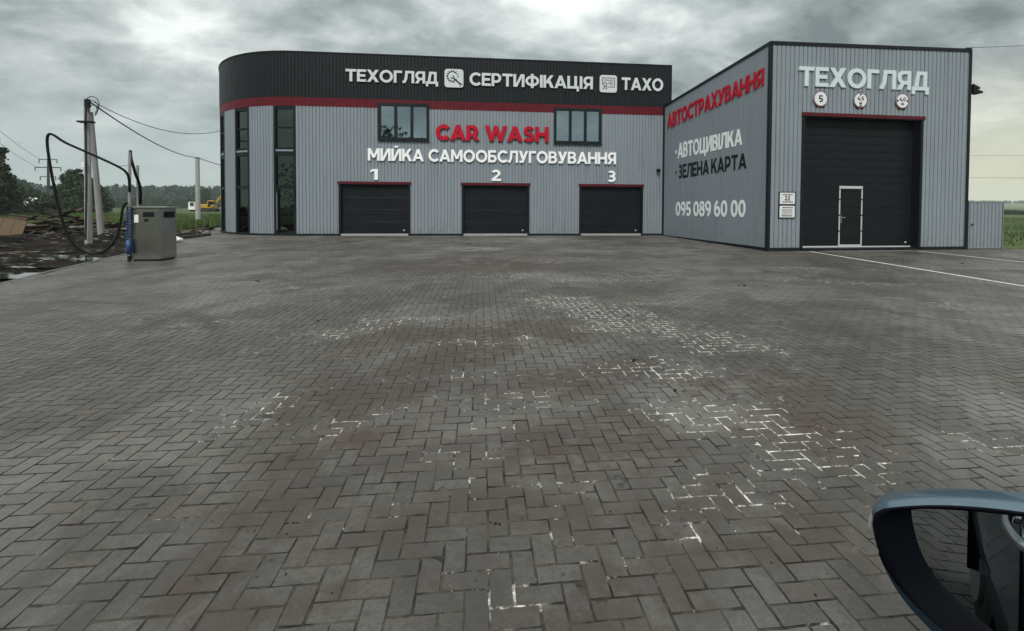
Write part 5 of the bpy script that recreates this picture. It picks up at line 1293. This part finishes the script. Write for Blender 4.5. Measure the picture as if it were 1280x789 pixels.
for xx in (-.86, -1.95):
    h_ = empty('door_handle', (xx, 0, .90)); h_.parent = car
    b = MB(); b.tube(spline([(-.11, .0, 0), (-.10, .035, .004), (-.04, .05, .006), (.04, .05, .006), (.10, .035, .004), (.11, .0, 0)], 5), .013, 8); b.build('grip', M['chrome'], h_, smooth=True)
    b = MB(); b.poly([(.085 * math.cos(t), .006, .048 * math.sin(t)) for t in np.linspace(0, 6.283, 25)[:-1]]); b.build('recess', M['black'], h_)
    b = MB(); b.tube([(.095 * math.cos(t), .006, .058 * math.sin(t)) for t in np.linspace(0, 6.283, 33)], .012, 6, cap=False); b.build('cup_highlight_ring', M['chrome'], h_, smooth=True)  # chrome ring added in place of the bright highlight round the handle cup
mir = empty('side_mirror', (0, 0, 0)); mir.parent = car
def on_m(px, py, d=0.0):        # pixel of the photograph -> point on the mirror's face plane, moved d metres along its normal
    r = ray(px, py); t = np.dot(MC - CAM, MN) / np.dot(r, MN); return CAM + r * t + MN * d
OUT = [(1091, 652), (1093, 641), (1102, 635), (1125, 632), (1160, 630), (1205, 631), (1260, 636), (1320, 645), (1372, 658), (1398, 682), (1404, 720), (1394, 770), (1372, 815), (1332, 850), (1285, 862), (1238, 846), (1200, 815), (1160, 778), (1128, 742), (1108, 708), (1096, 678)]
GL = [(1139, 640), (1165, 640), (1200, 642), (1233, 645), (1290, 652), (1345, 663), (1366, 684), (1370, 722), (1360, 764), (1340, 800), (1305, 826), (1270, 815), (1232, 784), (1200, 757), (1172, 728), (1153, 697), (1143, 666)]
def resample(pts, n):
    P_ = [np.array(p, float) for p in pts]; c = spline(P_ + [P_[0]], 10)[:-1]; c = np.array(c); d = np.concatenate([[0], np.cumsum(np.linalg.norm(np.diff(np.vstack([c, c[:1]]), axis=0), axis=1))])
    t = np.linspace(0, d[-1], n + 1)[:-1]; cc = np.vstack([c, c[:1]]); return [(np.interp(q, d, cc[:, 0]), np.interp(q, d, cc[:, 1])) for q in t]
NO = 72; out = resample(OUT, NO); gl = resample(GL, NO)
oc = np.mean([on_m(*p) for p in out], axis=0)
def shell(scale, fwd): return [oc + (on_m(*p) - oc) * scale - MN * fwd for p in out]
layers = [shell(1.0, -.004), shell(1.022, .007), shell(1.034, .012), shell(1.038, .016), shell(1.036, .021), shell(1.022, .05), shell(.95, .075), shell(.80, .10), shell(.5, .118), shell(.1, .124)]
def loft(layers, name, mat, close_last=True):
    b = MB(); vs = [to_car(p) for l in layers for p in l]; k_ = len(layers[0]); fs = []
    for k in range(len(layers) - 1):
        for j in range(k_): fs.append((k * k_ + j, k * k_ + (j + 1) % k_, (k + 1) * k_ + (j + 1) % k_, (k + 1) * k_ + j))
    if close_last: fs.append(tuple((len(layers) - 1) * k_ + j for j in range(k_)))
    b.faces(vs, fs); return b.build(name, mat, mir, smooth=True)
loft(layers, 'painted_cap', M['car'])
gl3 = [on_m(*p) for p in gl]
# black rim and the sloping surround down to the recessed glass, matched point to nearest direction
cg = np.mean(gl3, axis=0); e1 = _n(np.cross(MN, [0, 0, 1])); e2_ = np.cross(e1, MN)
def by_angle(pts3, c, k_=72):
    d = [((p - c) @ e1, (p - c) @ e2_) for p in pts3]; ang_ = np.unwrap([math.atan2(y, x) for x, y in d]); 
    ang_ = np.mod(ang_, 2 * math.pi); order_ = np.argsort(ang_); A2 = ang_[order_]; P2 = np.array(pts3)[order_]
    A3 = np.concatenate([A2 - 2 * math.pi, A2, A2 + 2 * math.pi]); P3 = np.vstack([P2, P2, P2]); t = np.linspace(0, 2 * math.pi, k_ + 1)[:-1]
    return [np.array([np.interp(q, A3, P3[:, i]) for i in range(3)]) for q in t]
ro = by_angle([on_m(*p) for p in out], cg); rg = by_angle(gl3, cg)
rim = [[oc + (p - oc) * 1.002 + MN * .0045 for p in ro], [oc + (p - oc) * .985 + MN * .009 for p in ro], [p + (q - p) * .22 + MN * .004 for p, q in zip(ro, rg)], [p + (q - p) * .85 - MN * .006 for p, q in zip(ro, rg)], [q - MN * .010 for q in rg]]
loft(rim, 'surround', M['bezel'], False)
lipk = [k for k, p in enumerate(ro) if (p - cg) @ np.array([0, 0, 1.0]) < -.03]
b = MB()
for k in lipk:
    k2 = (k + 1) % len(ro)
    if k2 not in lipk: continue
    q = []
    lw = lambda kk: .26 * float(smooth(-.03, -.13, (ro[kk] - cg)[2]))
    for t, kk in ((.0, k), (lw(k), k), (lw(k2), k2), (.0, k2)): q.append(to_car((ro[kk] + (rg[kk] - ro[kk]) * t) + MN * (.0105 - .004 * t)))
    b.poly(q); b.poly([to_car(ro[k] + MN * .0105), to_car(ro[k2] + MN * .0105), to_car(ro[k2] - MN * .004), to_car(ro[k] - MN * .004)])
b.build('painted_lip', M['lip'], mir)
b = MB(); vs = [to_car(cg + (p - cg) * 1.01 - MN * .009) for p in rg]; b.faces(vs, [tuple(range(len(vs)))]); b.build('mirror_glass', M['mirror'], mir)
lens_px = [(1090, 640), (1086, 646), (1085.5, 655), (1090, 665), (1094, 668)]
ls = [on_m(*p) for p in lens_px]
b = MB(); vs = [to_car(p + MN * .002) for p in ls] + [to_car(p - MN * .02) for p in ls]; b.faces(vs, [(0, 1, 6, 5), (1, 2, 7, 6), (2, 3, 8, 7), (3, 4, 9, 8), (0, 4, 3, 2, 1), (5, 6, 7, 8, 9)]); b.build('indicator_lens', M['lens'], mir)
b = MB(); a0 = np.array(to_car(on_m(1385, 800) - MN * .06)); b.tube([a0, (a0[0] + .03, .02, a0[2] - .02), (a0[0] + .05, -.06, a0[2] - .05)], [.035, .03, .035], 10); b.build('mirror_arm', M['black'], mir)

# ------------------------------------------------------------------ the damp air
hz = MB(); hz.box(-1150, 1150, -350, 1150, -3.0, 42.0)
hm = bpy.data.materials.new('damp_air'); hm.use_nodes = True; hn = hm.node_tree; hn.nodes.clear()
ho = hn.nodes.new('ShaderNodeOutputMaterial'); pv_ = hn.nodes.new('ShaderNodeVolumePrincipled')
pv_.inputs['Color'].default_value = (0.80, 0.90, 0.92, 1); pv_.inputs['Density'].default_value = 0.00033
hn.links.new(pv_.outputs[0], ho.inputs['Volume'])
hz.build('haze', hm, kind='stuff', label='thin damp air over the fields')
scene.cycles.volume_bounces = 1
